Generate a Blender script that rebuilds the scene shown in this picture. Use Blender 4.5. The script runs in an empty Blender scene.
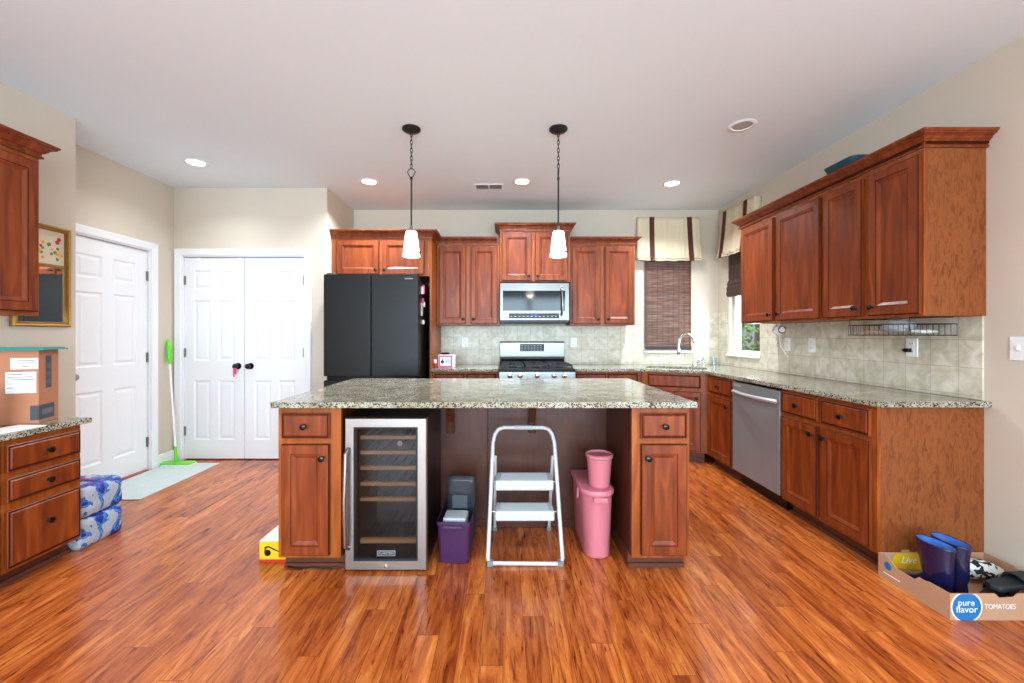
import bpy, bmesh, math, random
from mathutils import Vector, Matrix
random.seed(7)
PI = math.pi
C = bpy.context.scene.collection
sc = bpy.context.scene

# ------------------------------------------------------------------ camera
H = 1.266
cam_d = bpy.data.cameras.new('camera')
cam = bpy.data.objects.new('camera', cam_d); C.objects.link(cam)
cam.location = (0, 0, H); cam.rotation_euler = (PI/2, 0, 0)
cam_d.sensor_width = 36; cam_d.lens = 415/1024*36
cam_d.shift_x = (512-503)/1024; cam_d.shift_y = -(341.5-334.5)/1024
cam_d.clip_start = 0.05; cam_d.clip_end = 200
sc.camera = cam
# ------------------------------------------------------------------ world, exposure
w = bpy.data.worlds.new('sky'); sc.world = w; w.use_nodes = True
nt = w.node_tree; bg = nt.nodes['Background']
sky = nt.nodes.new('ShaderNodeTexSky'); sky.sky_type = 'HOSEK_WILKIE'
sky.sun_direction = (0.35, -0.5, 0.79); sky.turbidity = 4.0
nt.links.new(sky.outputs[0], bg.inputs[0]); bg.inputs[1].default_value = 2.0
sc.view_settings.view_transform = 'Standard'; sc.view_settings.look = 'None'
sc.view_settings.gamma = 1; sc.view_settings.use_curve_mapping = False
sc.view_settings.exposure = 0.54
sc.cycles.max_bounces = 8; sc.cycles.diffuse_bounces = 5; sc.cycles.glossy_bounces = 4
sc.cycles.transparent_max_bounces = 12; sc.cycles.caustics_reflective = False; sc.cycles.caustics_refractive = False
sc.cycles.sample_clamp_indirect = 6; sc.cycles.use_denoising = True
CAN_W = 21.0; PEND_W = 4.5

def area(name, loc, rot, sx, sy, power, col=(1, 1, 1), shape='RECTANGLE', parent=None, spread=PI):
    l = bpy.data.lights.new(name, 'AREA'); l.shape = shape; l.size = sx; l.size_y = sy
    l.energy = power; l.color = col; l.spread = spread
    o = bpy.data.objects.new(name, l); C.objects.link(o); o.location = loc; o.rotation_euler = rot
    if parent: o.parent = parent
    return o
# added fill lamps as daylight, set in unseen rear windows behind the camera
# (tipped upward to brighten the ceiling, standing in for light off the ground)
for x, sx, p in ((-1.75, 1.5, 118), (0.0, 1.5, 118), (1.6, 1.5, 118)):
    area('daylight_fill', (x, -3.42, 1.45), (PI/2+math.radians(27), 0, 0), sx, 2.1, p, (0.64, 0.86, 1.0))
# added fill lamp on the right, in an unseen patio opening behind the camera
area('daylight_fill', (2.53, -1.7, 1.25), (PI/2, 0, PI/2), 1.8, 2.1, 55, (0.64, 0.86, 1.0))
area('daylight_fill', (2.75, 4.43, 1.75), (PI/2, 0, PI/2), 0.5, 1.3, 25, (0.9, 0.96, 1.0))

sun_d = bpy.data.lights.new('sun', 'SUN'); sun_d.energy = 5; sun_d.angle = 0.01; sun_d.color = (1, 0.96, 0.9)
sun = bpy.data.objects.new('sun', sun_d); C.objects.link(sun); sun.rotation_euler = (math.radians(20), math.radians(-32), 0)

# ------------------------------------------------------------------ helpers
def lin(c):
    r = []
    for v in c:
        v /= 255
        r.append(v/12.92 if v <= 0.04045 else ((v+0.055)/1.055)**2.4)
    return (*r, 1)

def newmat(name):
    m = bpy.data.materials.new(name); m.use_nodes = True
    return m, m.node_tree, m.node_tree.nodes['Principled BSDF']

def pm(name, col, rough=0.5, metal=0.0, emit=0, coat=0, trans=0, alpha=1, spec=0.5, noise=0.06, nscale=30, bump=0.0):
    """plain surface with a faint procedural mottling"""
    m, t, p = newmat(name)
    c = lin(col)
    p.inputs['Base Color'].default_value = c; p.inputs['Roughness'].default_value = rough
    p.inputs['Metallic'].default_value = metal; p.inputs['Coat Weight'].default_value = coat
    p.inputs['Transmission Weight'].default_value = trans; p.inputs['Alpha'].default_value = alpha
    p.inputs['Specular IOR Level'].default_value = spec
    if emit:
        p.inputs['Emission Color'].default_value = c; p.inputs['Emission Strength'].default_value = emit
    elif noise:
        tc = t.nodes.new('ShaderNodeTexCoord'); n = t.nodes.new('ShaderNodeTexNoise'); n.inputs['Scale'].default_value = nscale
        t.links.new(tc.outputs['Object'], n.inputs['Vector'])
        mx = t.nodes.new('ShaderNodeMix'); mx.data_type = 'RGBA'
        mx.inputs[6].default_value = tuple(v*(1-noise) for v in c[:3])+(1,); mx.inputs[7].default_value = tuple(min(1, v*(1+noise)) for v in c[:3])+(1,)
        t.links.new(n.outputs[0], mx.inputs[0]); t.links.new(mx.outputs[2], p.inputs['Base Color'])
        if bump:
            b = t.nodes.new('ShaderNodeBump'); b.inputs['Strength'].default_value = bump; b.inputs['Distance'].default_value = 0.002
            t.links.new(n.outputs[0], b.inputs['Height']); t.links.new(b.outputs[0], p.inputs['Normal'])
    return m

def ramp(t, stops):
    r = t.nodes.new('ShaderNodeValToRGB'); e = r.color_ramp.elements
    e[0].position = stops[0][0]; e[0].color = lin(stops[0][1]); e[1].position = stops[-1][0]; e[1].color = lin(stops[-1][1])
    for s in stops[1:-1]:
        k = e.new(s[0]); k.color = lin(s[1])
    return r

def wood(name, stops, scale=(11, 11, 1.3), rough=0.42, dist=1.2, coat=0.06, nscale=1.6):
    m, t, p = newmat(name)
    tc = t.nodes.new('ShaderNodeTexCoord'); mp = t.nodes.new('ShaderNodeMapping'); mp.inputs['Scale'].default_value = scale
    oi = t.nodes.new('ShaderNodeObjectInfo')
    add = t.nodes.new('ShaderNodeVectorMath'); add.operation = 'ADD'
    sc_ = t.nodes.new('ShaderNodeVectorMath'); sc_.operation = 'SCALE'; sc_.inputs[3].default_value = 9.0
    t.links.new(oi.outputs['Random'], sc_.inputs[0]); t.links.new(tc.outputs['Object'], mp.inputs[0])
    t.links.new(mp.outputs[0], add.inputs[0]); t.links.new(sc_.outputs[0], add.inputs[1])
    n = t.nodes.new('ShaderNodeTexNoise'); n.inputs['Scale'].default_value = nscale; n.inputs['Detail'].default_value = 6
    n.inputs['Distortion'].default_value = dist; t.links.new(add.outputs[0], n.inputs['Vector'])
    r = ramp(t, stops); t.links.new(n.outputs[0], r.inputs[0]); t.links.new(r.outputs[0], p.inputs['Base Color'])
    p.inputs['Roughness'].default_value = rough; p.inputs['Coat Weight'].default_value = coat; p.inputs['Coat Roughness'].default_value = 0.25; p.inputs['Specular IOR Level'].default_value = 0.35
    return m

def obj_from(name, me, mat=None, parent=None, loc=None, rot=None):
    o = bpy.data.objects.new(name, me); C.objects.link(o)
    if mat:
        for mm in (mat if isinstance(mat, (list, tuple)) else [mat]): me.materials.append(mm)
    if parent: o.parent = parent
    if loc: o.location = loc
    if rot: o.rotation_euler = rot
    return o

class MB:
    def __init__(s): s.bm = bmesh.new(); s.mi = 0
    def face(s, vs):
        try:
            f = s.bm.faces.new(vs); f.material_index = s.mi; return f
        except ValueError: return None
    def box(s, x0, x1, y0, y1, z0, z1):
        v = [s.bm.verts.new(p) for p in ((x0,y0,z0),(x1,y0,z0),(x1,y1,z0),(x0,y1,z0),(x0,y0,z1),(x1,y0,z1),(x1,y1,z1),(x0,y1,z1))]
        for f in ((3,2,1,0),(4,5,6,7),(0,1,5,4),(1,2,6,5),(2,3,7,6),(3,0,4,7)): s.face([v[i] for i in f])
        return s
    def prism(s, poly, z0, z1):
        a = [s.bm.verts.new((x, y, z0)) for x, y in poly]; b = [s.bm.verts.new((x, y, z1)) for x, y in poly]
        n = len(poly); s.face(a[::-1]); s.face(b)
        for i in range(n): s.face([a[i], a[(i+1)%n], b[(i+1)%n], b[i]])
        return s
    def extr(s, pts3, d):
        """polygon of 3D points extruded by the vector d"""
        d = Vector(d); a = [s.bm.verts.new(p) for p in pts3]; b = [s.bm.verts.new(Vector(p)+d) for p in pts3]
        n = len(a); s.face(a[::-1]); s.face(b)
        for i in range(n): s.face([a[i], a[(i+1)%n], b[(i+1)%n], b[i]])
        return s
    def rings(s, rings, cap0=True, cap1=True, closed=True, mats=None):
        R = [[s.bm.verts.new(p) for p in r] for r in rings]
        if cap0: s.face(R[0][::-1])
        for k in range(len(R)-1):
            if mats: s.mi = mats[k]
            a, b = R[k], R[k+1]; n = len(a)
            for i in range(n if closed else n-1): s.face([a[i], a[(i+1)%n], b[(i+1)%n], b[i]])
        if mats: s.mi = mats[-1]
        if cap1: s.face(R[-1])
        return s
    def lathe(s, prof, c=(0,0,0), n=24, axis='z', cap0=True, cap1=True):
        rs = []
        for r, h in prof:
            ring = []
            for i in range(n):
                a = 2*PI*i/n; u, v = r*math.cos(a), r*math.sin(a)
                p = {'z': (u, v, h), 'y': (u, h, v), 'x': (h, u, v)}[axis]
                ring.append((c[0]+p[0], c[1]+p[1], c[2]+p[2]))
            rs.append(ring)
        return s.rings(rs, cap0, cap1)
    def tube(s, pts, r, n=10, caps=True, closed=False):
        pts = [Vector(p) for p in pts]; rs = []
        N = len(pts); up = None
        for i, p in enumerate(pts):
            if closed: d = pts[(i+1)%N]-pts[i-1]
            else: d = (pts[min(i+1, N-1)]-pts[max(i-1, 0)])
            d.normalize()
            if up is None:
                up = Vector((0,0,1)) if abs(d.z) < 0.9 else Vector((1,0,0))
            u = d.cross(up); u.normalize(); v = u.cross(d); v.normalize(); up = v
            rr = r[i] if isinstance(r, (list, tuple)) else r
            rs.append([p+u*rr*math.cos(2*PI*k/n)+v*rr*math.sin(2*PI*k/n) for k in range(n)])
        if closed: rs.append(rs[0]); return s.rings(rs, False, False)
        return s.rings(rs, caps, caps)
    def ell(s, c, r, n=16, m=10):
        rs = []
        for j in range(1, m):
            t = PI*j/m; rs.append([(c[0]+r[0]*math.sin(t)*math.cos(2*PI*i/n), c[1]+r[1]*math.sin(t)*math.sin(2*PI*i/n), c[2]-r[2]*math.cos(t)) for i in range(n)])
        return s.rings(rs)
    def build(s, name, mat, parent=None, loc=None, rot=None, bevel=0, smooth=False, seg=2, sub=0, weld=False, solid=0):
        if weld: bmesh.ops.remove_doubles(s.bm, verts=s.bm.verts, dist=1e-5)
        bmesh.ops.recalc_face_normals(s.bm, faces=s.bm.faces)
        me = bpy.data.meshes.new(name); s.bm.to_mesh(me); s.bm.free()
        if smooth:
            for p in me.polygons: p.use_smooth = True
            if smooth != 'all':
                try: me.set_sharp_from_angle(angle=math.radians(40))
                except Exception: pass
        o = obj_from(name, me, mat, parent, loc, rot)
        if solid:
            m = o.modifiers.new('solid', 'SOLIDIFY'); m.thickness = solid
        if bevel:
            m = o.modifiers.new('bevel', 'BEVEL'); m.width = bevel; m.segments = seg; m.limit_method = 'ANGLE'; m.angle_limit = math.radians(40)
        if sub:
            m = o.modifiers.new('sub', 'SUBSURF'); m.levels = sub; m.render_levels = sub
        return o

def tag(o, label, cat, group=None):
    o['label'] = label; o['category'] = cat
    if group: o['group'] = group
    return o
def thing(name, label, cat, loc=(0,0,0), rz=0, group=None):
    o = bpy.data.objects.new(name, None); C.objects.link(o); o.empty_display_size = 0.05
    o.location = loc; o.rotation_euler = (0, 0, rz)
    return tag(o, label, cat, group)
def struct(o): o['kind'] = 'structure'; return o
def copy_tree(o, parent=None):
    c = o.copy(); C.objects.link(c)
    if parent: c.parent = parent
    for ch in list(o.children): copy_tree(ch, c)
    return c
def text(name, s, size, mat, parent, loc, rot, depth=0.0006, sx=1.0, shear=0):
    cu = bpy.data.curves.new(name, 'FONT'); cu.body = s; cu.size = size; cu.extrude = depth
    cu.align_x = 'CENTER'; cu.align_y = 'CENTER'; cu.shear = shear; cu.resolution_u = 3
    t = bpy.data.objects.new('tmp', cu); C.objects.link(t); bpy.context.view_layer.update()
    me = bpy.data.meshes.new_from_object(t.evaluated_get(bpy.context.evaluated_depsgraph_get()))
    bpy.data.objects.remove(t); me.materials.clear()
    o = obj_from(name, me, mat, parent, loc, rot); o.scale = (sx, 1, 1); return o
def round_rect(x0, x1, z0, z1, r, n=5):
    pts = []
    for cx, cz, a0 in ((x1-r, z1-r, 0), (x0+r, z1-r, PI/2), (x0+r, z0+r, PI), (x1-r, z0+r, 1.5*PI)):
        for i in range(n+1):
            a = a0+PI/2*i/n; pts.append((cx+r*math.cos(a), cz+r*math.sin(a)))
    return pts

# ------------------------------------------------------------------ materials
M = {}
M['wall'] = pm('wall_paint', (204, 192, 176), 0.85, noise=0.015, nscale=3)
M['ceil'] = pm('ceiling_paint', (226, 236, 243), 0.9, noise=0.01, nscale=2)
M['white'] = pm('white_paint', (232, 232, 234), 0.42, noise=0.01)
M['whitepl'] = pm('white_plastic', (240, 240, 240), 0.35, noise=0.01)
M['cherry'] = wood('cherry_wood', [(0.25, (86, 33, 10)), (0.5, (120, 50, 15)), (0.75, (148, 70, 24))])
M['frame'] = wood('cherry_face_frame', [(0.25, (108, 48, 12)), (0.5, (142, 68, 20)), (0.75, (168, 88, 30))])
M['glaze'] = pm('dark_glaze', (60, 22, 8), 0.7, spec=0.15)
M['panel'] = wood('figured_end_panel', [(0.2, (92, 40, 14)), (0.42, (118, 58, 22)), (0.55, (136, 74, 32)), (0.8, (112, 54, 22))], (13, 13, 3.2), 0.45, 2.2, 0.05, 2.6)
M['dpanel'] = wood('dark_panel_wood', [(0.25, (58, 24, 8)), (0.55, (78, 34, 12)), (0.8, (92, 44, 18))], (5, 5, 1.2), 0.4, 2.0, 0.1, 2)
M['toe'] = wood('toe_kick_wood', [(0.25, (70, 34, 22)), (0.75, (110, 62, 44))], (1, 12, 12), 0.5)
M['bronze'] = pm('oil_rubbed_bronze', (26, 22, 22), 0.28, 0.7, coat=0.3)
M['iron'] = pm('dark_iron', (44, 42, 42), 0.45, 0.6)
M['black'] = pm('black_plastic', (12, 12, 13), 0.3, spec=0.3)
M['bglass'] = pm('black_glass', (8, 8, 9), 0.08, spec=0.35, noise=0)
M['nickel'] = pm('satin_nickel', (150, 148, 145), 0.3, 1.0)
M['chrome'] = pm('chrome', (215, 218, 222), 0.12, 1.0, noise=0)
M['glassw'] = pm('frosted_lamp_glass', (255, 246, 232), 0.4, emit=9)
M['lens'] = pm('lamp_lens', (255, 250, 240), 0.4, emit=14)
M['gold'] = pm('gilt_frame', (160, 118, 50), 0.45, 0.6, noise=0.35, nscale=120, bump=0.8)
M['ppl'] = pm('purple_plastic', (60, 26, 66), 0.4)
M['pink'] = pm('pink_plastic', (196, 112, 124), 0.38, noise=0.02)
M['lad'] = pm('white_enamel', (190, 190, 192), 0.3, noise=0.01)
M['step'] = pm('grey_step_plastic', (172, 176, 178), 0.55, noise=0.08, nscale=60)
M['card'] = pm('kraft_cardboard', (176, 134, 104), 0.85, noise=0.06, nscale=60)
M['pcard'] = pm('brown_cardboard', (178, 116, 84), 0.75, noise=0.05, nscale=20)
M['label'] = pm('paper_label', (226, 228, 232), 0.7)
M['ink'] = pm('printed_ink', (62, 66, 74), 0.6)
M['navy'] = pm('navy_rubber', (12, 14, 52), 0.25, coat=0.5)
M['blue'] = pm('blue_lining', (16, 84, 160), 0.5)
M['bluep'] = pm('blue_print', (16, 104, 166), 0.6)
M['dkrub'] = pm('dark_foam', (30, 36, 42), 0.55)
M['green'] = pm('lime_plastic', (96, 210, 30), 0.35)
M['yellow'] = pm('yellow_print', (232, 184, 20), 0.5)
M['red'] = pm('red_print', (196, 40, 24), 0.5)
M['teal'] = pm('teal_plastic', (40, 150, 140), 0.4)
M['dteal'] = pm('dark_teal_plastic', (14, 66, 82), 0.35)
M['paper'] = pm('white_paper', (232, 234, 234), 0.7, noise=0.05)
M['pinkp'] = pm('pink_print', (214, 70, 130), 0.5)
M['rubber'] = pm('grey_rubber', (120, 120, 122), 0.6)
M['beech'] = wood('beech_wood', [(0.3, (196, 158, 112)), (0.7, (222, 190, 146))], (2, 12, 12), 0.5)
M['void'] = pm('dark_interior', (20, 17, 16), 0.6)
M['vin'] = pm('cooler_liner', (58, 46, 40), 0.5)
M['cloth'] = pm('valance_linen', (212, 196, 168), 0.9, noise=0.06, nscale=90, bump=0.3)
M['band'] = pm('maroon_ribbon', (78, 32, 26), 0.85)
M['mesh'] = pm('vent_dark', (86, 86, 88), 0.6)
M['baffle'] = pm('lamp_baffle', (168, 168, 168), 0.5, noise=0.02)
M['leafm'] = pm('tree_leaves', (96, 140, 52), 0.6, noise=0.4, nscale=8)
M['bark'] = pm('tree_bark', (92, 74, 58), 0.9)
M['grout'] = pm('silver_print', (170, 172, 176), 0.4)
M['clearpl'] = pm('clear_crinkled_plastic', (214, 222, 232), 0.15, alpha=0.5)
M['smoke'] = pm('smoky_clear_plastic', (50, 54, 60), 0.12, alpha=0.6)
M['skin'] = pm('cork', (196, 150, 100), 0.8)

def brushed(name, col, rough=0.28, axis=2, strength=0.12):
    m, t, p = newmat(name)
    tc = t.nodes.new('ShaderNodeTexCoord'); mp = t.nodes.new('ShaderNodeMapping')
    s = [220, 220, 220]; s[axis] = 2; mp.inputs['Scale'].default_value = s
    n = t.nodes.new('ShaderNodeTexNoise'); n.inputs['Scale'].default_value = 1; n.inputs['Detail'].default_value = 3
    t.links.new(tc.outputs['Object'], mp.inputs[0]); t.links.new(mp.outputs[0], n.inputs['Vector'])
    c = lin(col); mx = t.nodes.new('ShaderNodeMix'); mx.data_type = 'RGBA'
    mx.inputs[6].default_value = tuple(v*(1-strength) for v in c[:3])+(1,); mx.inputs[7].default_value = tuple(min(1, v*(1+strength)) for v in c[:3])+(1,)
    t.links.new(n.outputs[0], mx.inputs[0]); t.links.new(mx.outputs[2], p.inputs['Base Color'])
    p.inputs['Metallic'].default_value = 1; p.inputs['Roughness'].default_value = rough
    return m
M['steel'] = brushed('brushed_steel', (112, 110, 109), 0.28, 0)
M['steelv'] = brushed('brushed_steel_vertical', (128, 128, 130), 0.45, 2)
M['dwsteel'] = brushed('dull_steel_vertical', (150, 152, 154), 0.5, 2); M['dwsteel'].node_tree.nodes['Principled BSDF'].inputs['Metallic'].default_value = 0.6
M['steelf'] = brushed('pale_brushed_steel', (168, 164, 160), 0.32, 2); M['steelh'] = pm('satin_handle_steel', (200, 202, 204), 0.35, 0.6)
M['slate'] = brushed('black_stainless', (50, 49, 49), 0.42, 0, 0.1)

def glass_mat(name, tint, gloss=0.06, rough=0.02, opac=0.0):
    """window pane: mostly see-through with a fresnel sheen"""
    m = bpy.data.materials.new(name); m.use_nodes = True; t = m.node_tree; t.nodes.clear()
    out = t.nodes.new('ShaderNodeOutputMaterial'); tr = t.nodes.new('ShaderNodeBsdfTransparent'); tr.inputs[0].default_value = (*tint, 1)
    gl = t.nodes.new('ShaderNodeBsdfGlossy'); gl.inputs['Roughness'].default_value = rough
    fr = t.nodes.new('ShaderNodeFresnel'); fr.inputs[0].default_value = 1.45
    ad = t.nodes.new('ShaderNodeMath'); ad.operation = 'ADD'; ad.inputs[1].default_value = gloss; ad.use_clamp = True
    mx = t.nodes.new('ShaderNodeMixShader'); t.links.new(fr.outputs[0], ad.inputs[0])
    ge = t.nodes.new('ShaderNodeNewGeometry'); iv = t.nodes.new('ShaderNodeMath'); iv.operation = 'SUBTRACT'; iv.inputs[0].default_value = 1; t.links.new(ge.outputs['Backfacing'], iv.inputs[1])
    ml = t.nodes.new('ShaderNodeMath'); ml.operation = 'MULTIPLY'; t.links.new(iv.outputs[0], ml.inputs[0]); t.links.new(ad.outputs[0], ml.inputs[1]); t.links.new(ml.outputs[0], mx.inputs[0])
    t.links.new(tr.outputs[0], mx.inputs[1]); t.links.new(gl.outputs[0], mx.inputs[2]); t.links.new(mx.outputs[0], out.inputs[0])
    return m
M['glass'] = glass_mat('window_glass', (0.95, 0.97, 0.97), 0.02)
M['cglass'] = glass_mat('smoked_cooler_glass', (0.66, 0.60, 0.56), 0.0, 0.04)
M['tumbler'] = glass_mat('clear_glass', (0.85, 0.92, 0.95), 0.12)
m, t, p = newmat('mirror_glass'); p.inputs['Metallic'].default_value = 1; p.inputs['Roughness'].default_value = 0.03; p.inputs['Base Color'].default_value = (0.8, 0.85, 0.88, 1); M['mirror'] = m

# hand-scraped hickory planks running towards the back wall
def floor_mat():
    m, t, p = newmat('hickory_planks')
    geo = t.nodes.new('ShaderNodeNewGeometry')
    sp = t.nodes.new('ShaderNodeSeparateXYZ'); t.links.new(geo.outputs['Position'], sp.inputs[0])
    def mth(op, a, b=None):
        n = t.nodes.new('ShaderNodeMath'); n.operation = op
        for i, v in enumerate((a, b)):
            if v is None: continue
            if isinstance(v, (int, float)): n.inputs[i].default_value = v
            else: t.links.new(v, n.inputs[i])
        return n.outputs[0]
    xx = mth('ADD', sp.outputs[0], 9.0); row = mth('FLOOR', mth('DIVIDE', xx, 0.09))   # each row of planks starts at its own place
    mp = t.nodes.new('ShaderNodeCombineXYZ'); t.links.new(mth('ADD', sp.outputs[1], mth('ADD', mth('MULTIPLY', row, 0.437), 23.0)), mp.inputs[0]); t.links.new(xx, mp.inputs[1])
    br = t.nodes.new('ShaderNodeTexBrick'); br.offset = 0.0
    br.inputs['Scale'].default_value = 1; br.inputs['Brick Width'].default_value = 1.15; br.inputs['Row Height'].default_value = 0.09
    br.inputs['Mortar Size'].default_value = 0.0012; br.inputs['Mortar Smooth'].default_value = 0.2
    br.inputs['Color1'].default_value = (0, 0, 0, 1); br.inputs['Color2'].default_value = (1, 1, 1, 1); br.inputs['Mortar'].default_value = (0.5, 0.5, 0.5, 1)
    t.links.new(mp.outputs[0], br.inputs['Vector'])
    # grain: noise drawn out along the planks and shifted per plank
    gs = t.nodes.new('ShaderNodeMapping'); gs.inputs['Scale'].default_value = (15, 2.0, 1)
    t.links.new(geo.outputs['Position'], gs.inputs[0])
    sh = t.nodes.new('ShaderNodeVectorMath'); sh.operation = 'MULTIPLY'; sh.inputs[1].default_value = (7, 13, 31)
    t.links.new(br.outputs['Color'], sh.inputs[0])
    ad = t.nodes.new('ShaderNodeVectorMath'); t.links.new(gs.outputs[0], ad.inputs[0]); t.links.new(sh.outputs[0], ad.inputs[1])
    n1 = t.nodes.new('ShaderNodeTexNoise'); n1.inputs['Scale'].default_value = 1.0; n1.inputs['Detail'].default_value = 7; n1.inputs['Distortion'].default_value = 2.2
    n1.inputs['Roughness'].default_value = 0.62
    t.links.new(ad.outputs[0], n1.inputs['Vector'])
    r = ramp(t, [(0.25, (92, 38, 16)), (0.40, (162, 78, 34)), (0.55, (196, 107, 48)), (0.75, (222, 144, 72))])
    t.links.new(n1.outputs[0], r.inputs[0])
    # per plank tone
    mx = t.nodes.new('ShaderNodeMix'); mx.data_type = 'RGBA'; mx.blend_type = 'MULTIPLY'; mx.inputs[0].default_value = 1
    tone = ramp(t, [(0.0, (206, 186, 176)), (0.5, (236, 230, 224)), (1.0, (255, 255, 252))]); t.links.new(br.outputs['Color'], tone.inputs[0])
    t.links.new(r.outputs[0], mx.inputs[6]); t.links.new(tone.outputs[0], mx.inputs[7])
    # thin dark grain lines
    wv = t.nodes.new('ShaderNodeTexNoise'); wv.inputs['Scale'].default_value = 1; wv.inputs['Detail'].default_value = 3; wv.inputs['Distortion'].default_value = 3
    g2 = t.nodes.new('ShaderNodeMapping'); g2.inputs['Scale'].default_value = (50, 3.0, 1); t.links.new(geo.outputs['Position'], g2.inputs[0])
    a2 = t.nodes.new('ShaderNodeVectorMath'); t.links.new(g2.outputs[0], a2.inputs[0]); t.links.new(sh.outputs[0], a2.inputs[1]); t.links.new(a2.outputs[0], wv.inputs['Vector'])
    r2 = ramp(t, [(0.30, (130, 84, 66)), (0.42, (255, 255, 255)), (1.0, (255, 255, 255))]); t.links.new(wv.outputs[0], r2.inputs[0])
    m2 = t.nodes.new('ShaderNodeMix'); m2.data_type = 'RGBA'; m2.blend_type = 'MULTIPLY'; m2.inputs[0].default_value = 0.9
    t.links.new(mx.outputs[2], m2.inputs[6]); t.links.new(r2.outputs[0], m2.inputs[7])
    m3 = t.nodes.new('ShaderNodeMix'); m3.data_type = 'RGBA'; m3.inputs[7].default_value = lin((70, 24, 12))
    sm = t.nodes.new('ShaderNodeMath'); sm.operation = 'MULTIPLY'; sm.inputs[1].default_value = 0.75
    t.links.new(br.outputs['Fac'], sm.inputs[0]); t.links.new(sm.outputs[0], m3.inputs[0]); t.links.new(m2.outputs[2], m3.inputs[6])
    t.links.new(m3.outputs[2], p.inputs['Base Color'])
    p.inputs['Roughness'].default_value = 0.24; p.inputs['Specular IOR Level'].default_value = 0.45
    p.inputs['Coat Weight'].default_value = 0.12; p.inputs['Coat Roughness'].default_value = 0.1
    # scraped undulation
    n3 = t.nodes.new('ShaderNodeTexNoise'); n3.inputs['Scale'].default_value = 1; g3 = t.nodes.new('ShaderNodeMapping'); g3.inputs['Scale'].default_value = (30, 6, 1)
    t.links.new(geo.outputs['Position'], g3.inputs[0]); t.links.new(g3.outputs[0], n3.inputs['Vector'])
    sb = t.nodes.new('ShaderNodeMath'); sb.operation = 'SUBTRACT'; t.links.new(n3.outputs[0], sb.inputs[0]); t.links.new(br.outputs['Fac'], sb.inputs[1])
    b = t.nodes.new('ShaderNodeBump'); b.inputs['Strength'].default_value = 0.12; b.inputs['Distance'].default_value = 0.004
    t.links.new(sb.outputs[0], b.inputs['Height']); t.links.new(b.outputs[0], p.inputs['Normal']); t.links.new(b.outputs[0], p.inputs['Coat Normal'])
    return m
M['floor'] = floor_mat()

def granite_mat():
    m, t, p = newmat('speckled_granite')
    geo = t.nodes.new('ShaderNodeNewGeometry')
    v = t.nodes.new('ShaderNodeTexVoronoi'); v.inputs['Scale'].default_value = 165; t.links.new(geo.outputs['Position'], v.inputs['Vector'])
    sep = t.nodes.new('ShaderNodeSeparateColor'); t.links.new(v.outputs['Color'], sep.inputs[0])
    r = ramp(t, [(0.0, (44, 40, 36)), (0.13, (60, 54, 48)), (0.17, (128, 112, 88)), (0.34, (150, 140, 118)), (0.38, (184, 180, 164)), (0.72, (198, 196, 184)), (0.76, (158, 162, 152)), (1.0, (214, 212, 202))])
    r.color_ramp.interpolation = 'CONSTANT'
    t.links.new(sep.outputs[0], r.inputs[0])
    n = t.nodes.new('ShaderNodeTexNoise'); n.inputs['Scale'].default_value = 9; n.inputs['Detail'].default_value = 5; t.links.new(geo.outputs['Position'], n.inputs['Vector'])
    r2 = ramp(t, [(0.35, (206, 200, 184)), (0.65, (255, 255, 255))]); t.links.new(n.outputs[0], r2.inputs[0])
    mx = t.nodes.new('ShaderNodeMix'); mx.data_type = 'RGBA'; mx.blend_type = 'MULTIPLY'; mx.inputs[0].default_value = 1
    t.links.new(r.outputs[0], mx.inputs[6]); t.links.new(r2.outputs[0], mx.inputs[7]); t.links.new(mx.outputs[2], p.inputs['Base Color'])
    p.inputs['Roughness'].default_value = 0.12
    return m
M['granite'] = granite_mat()

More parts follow.
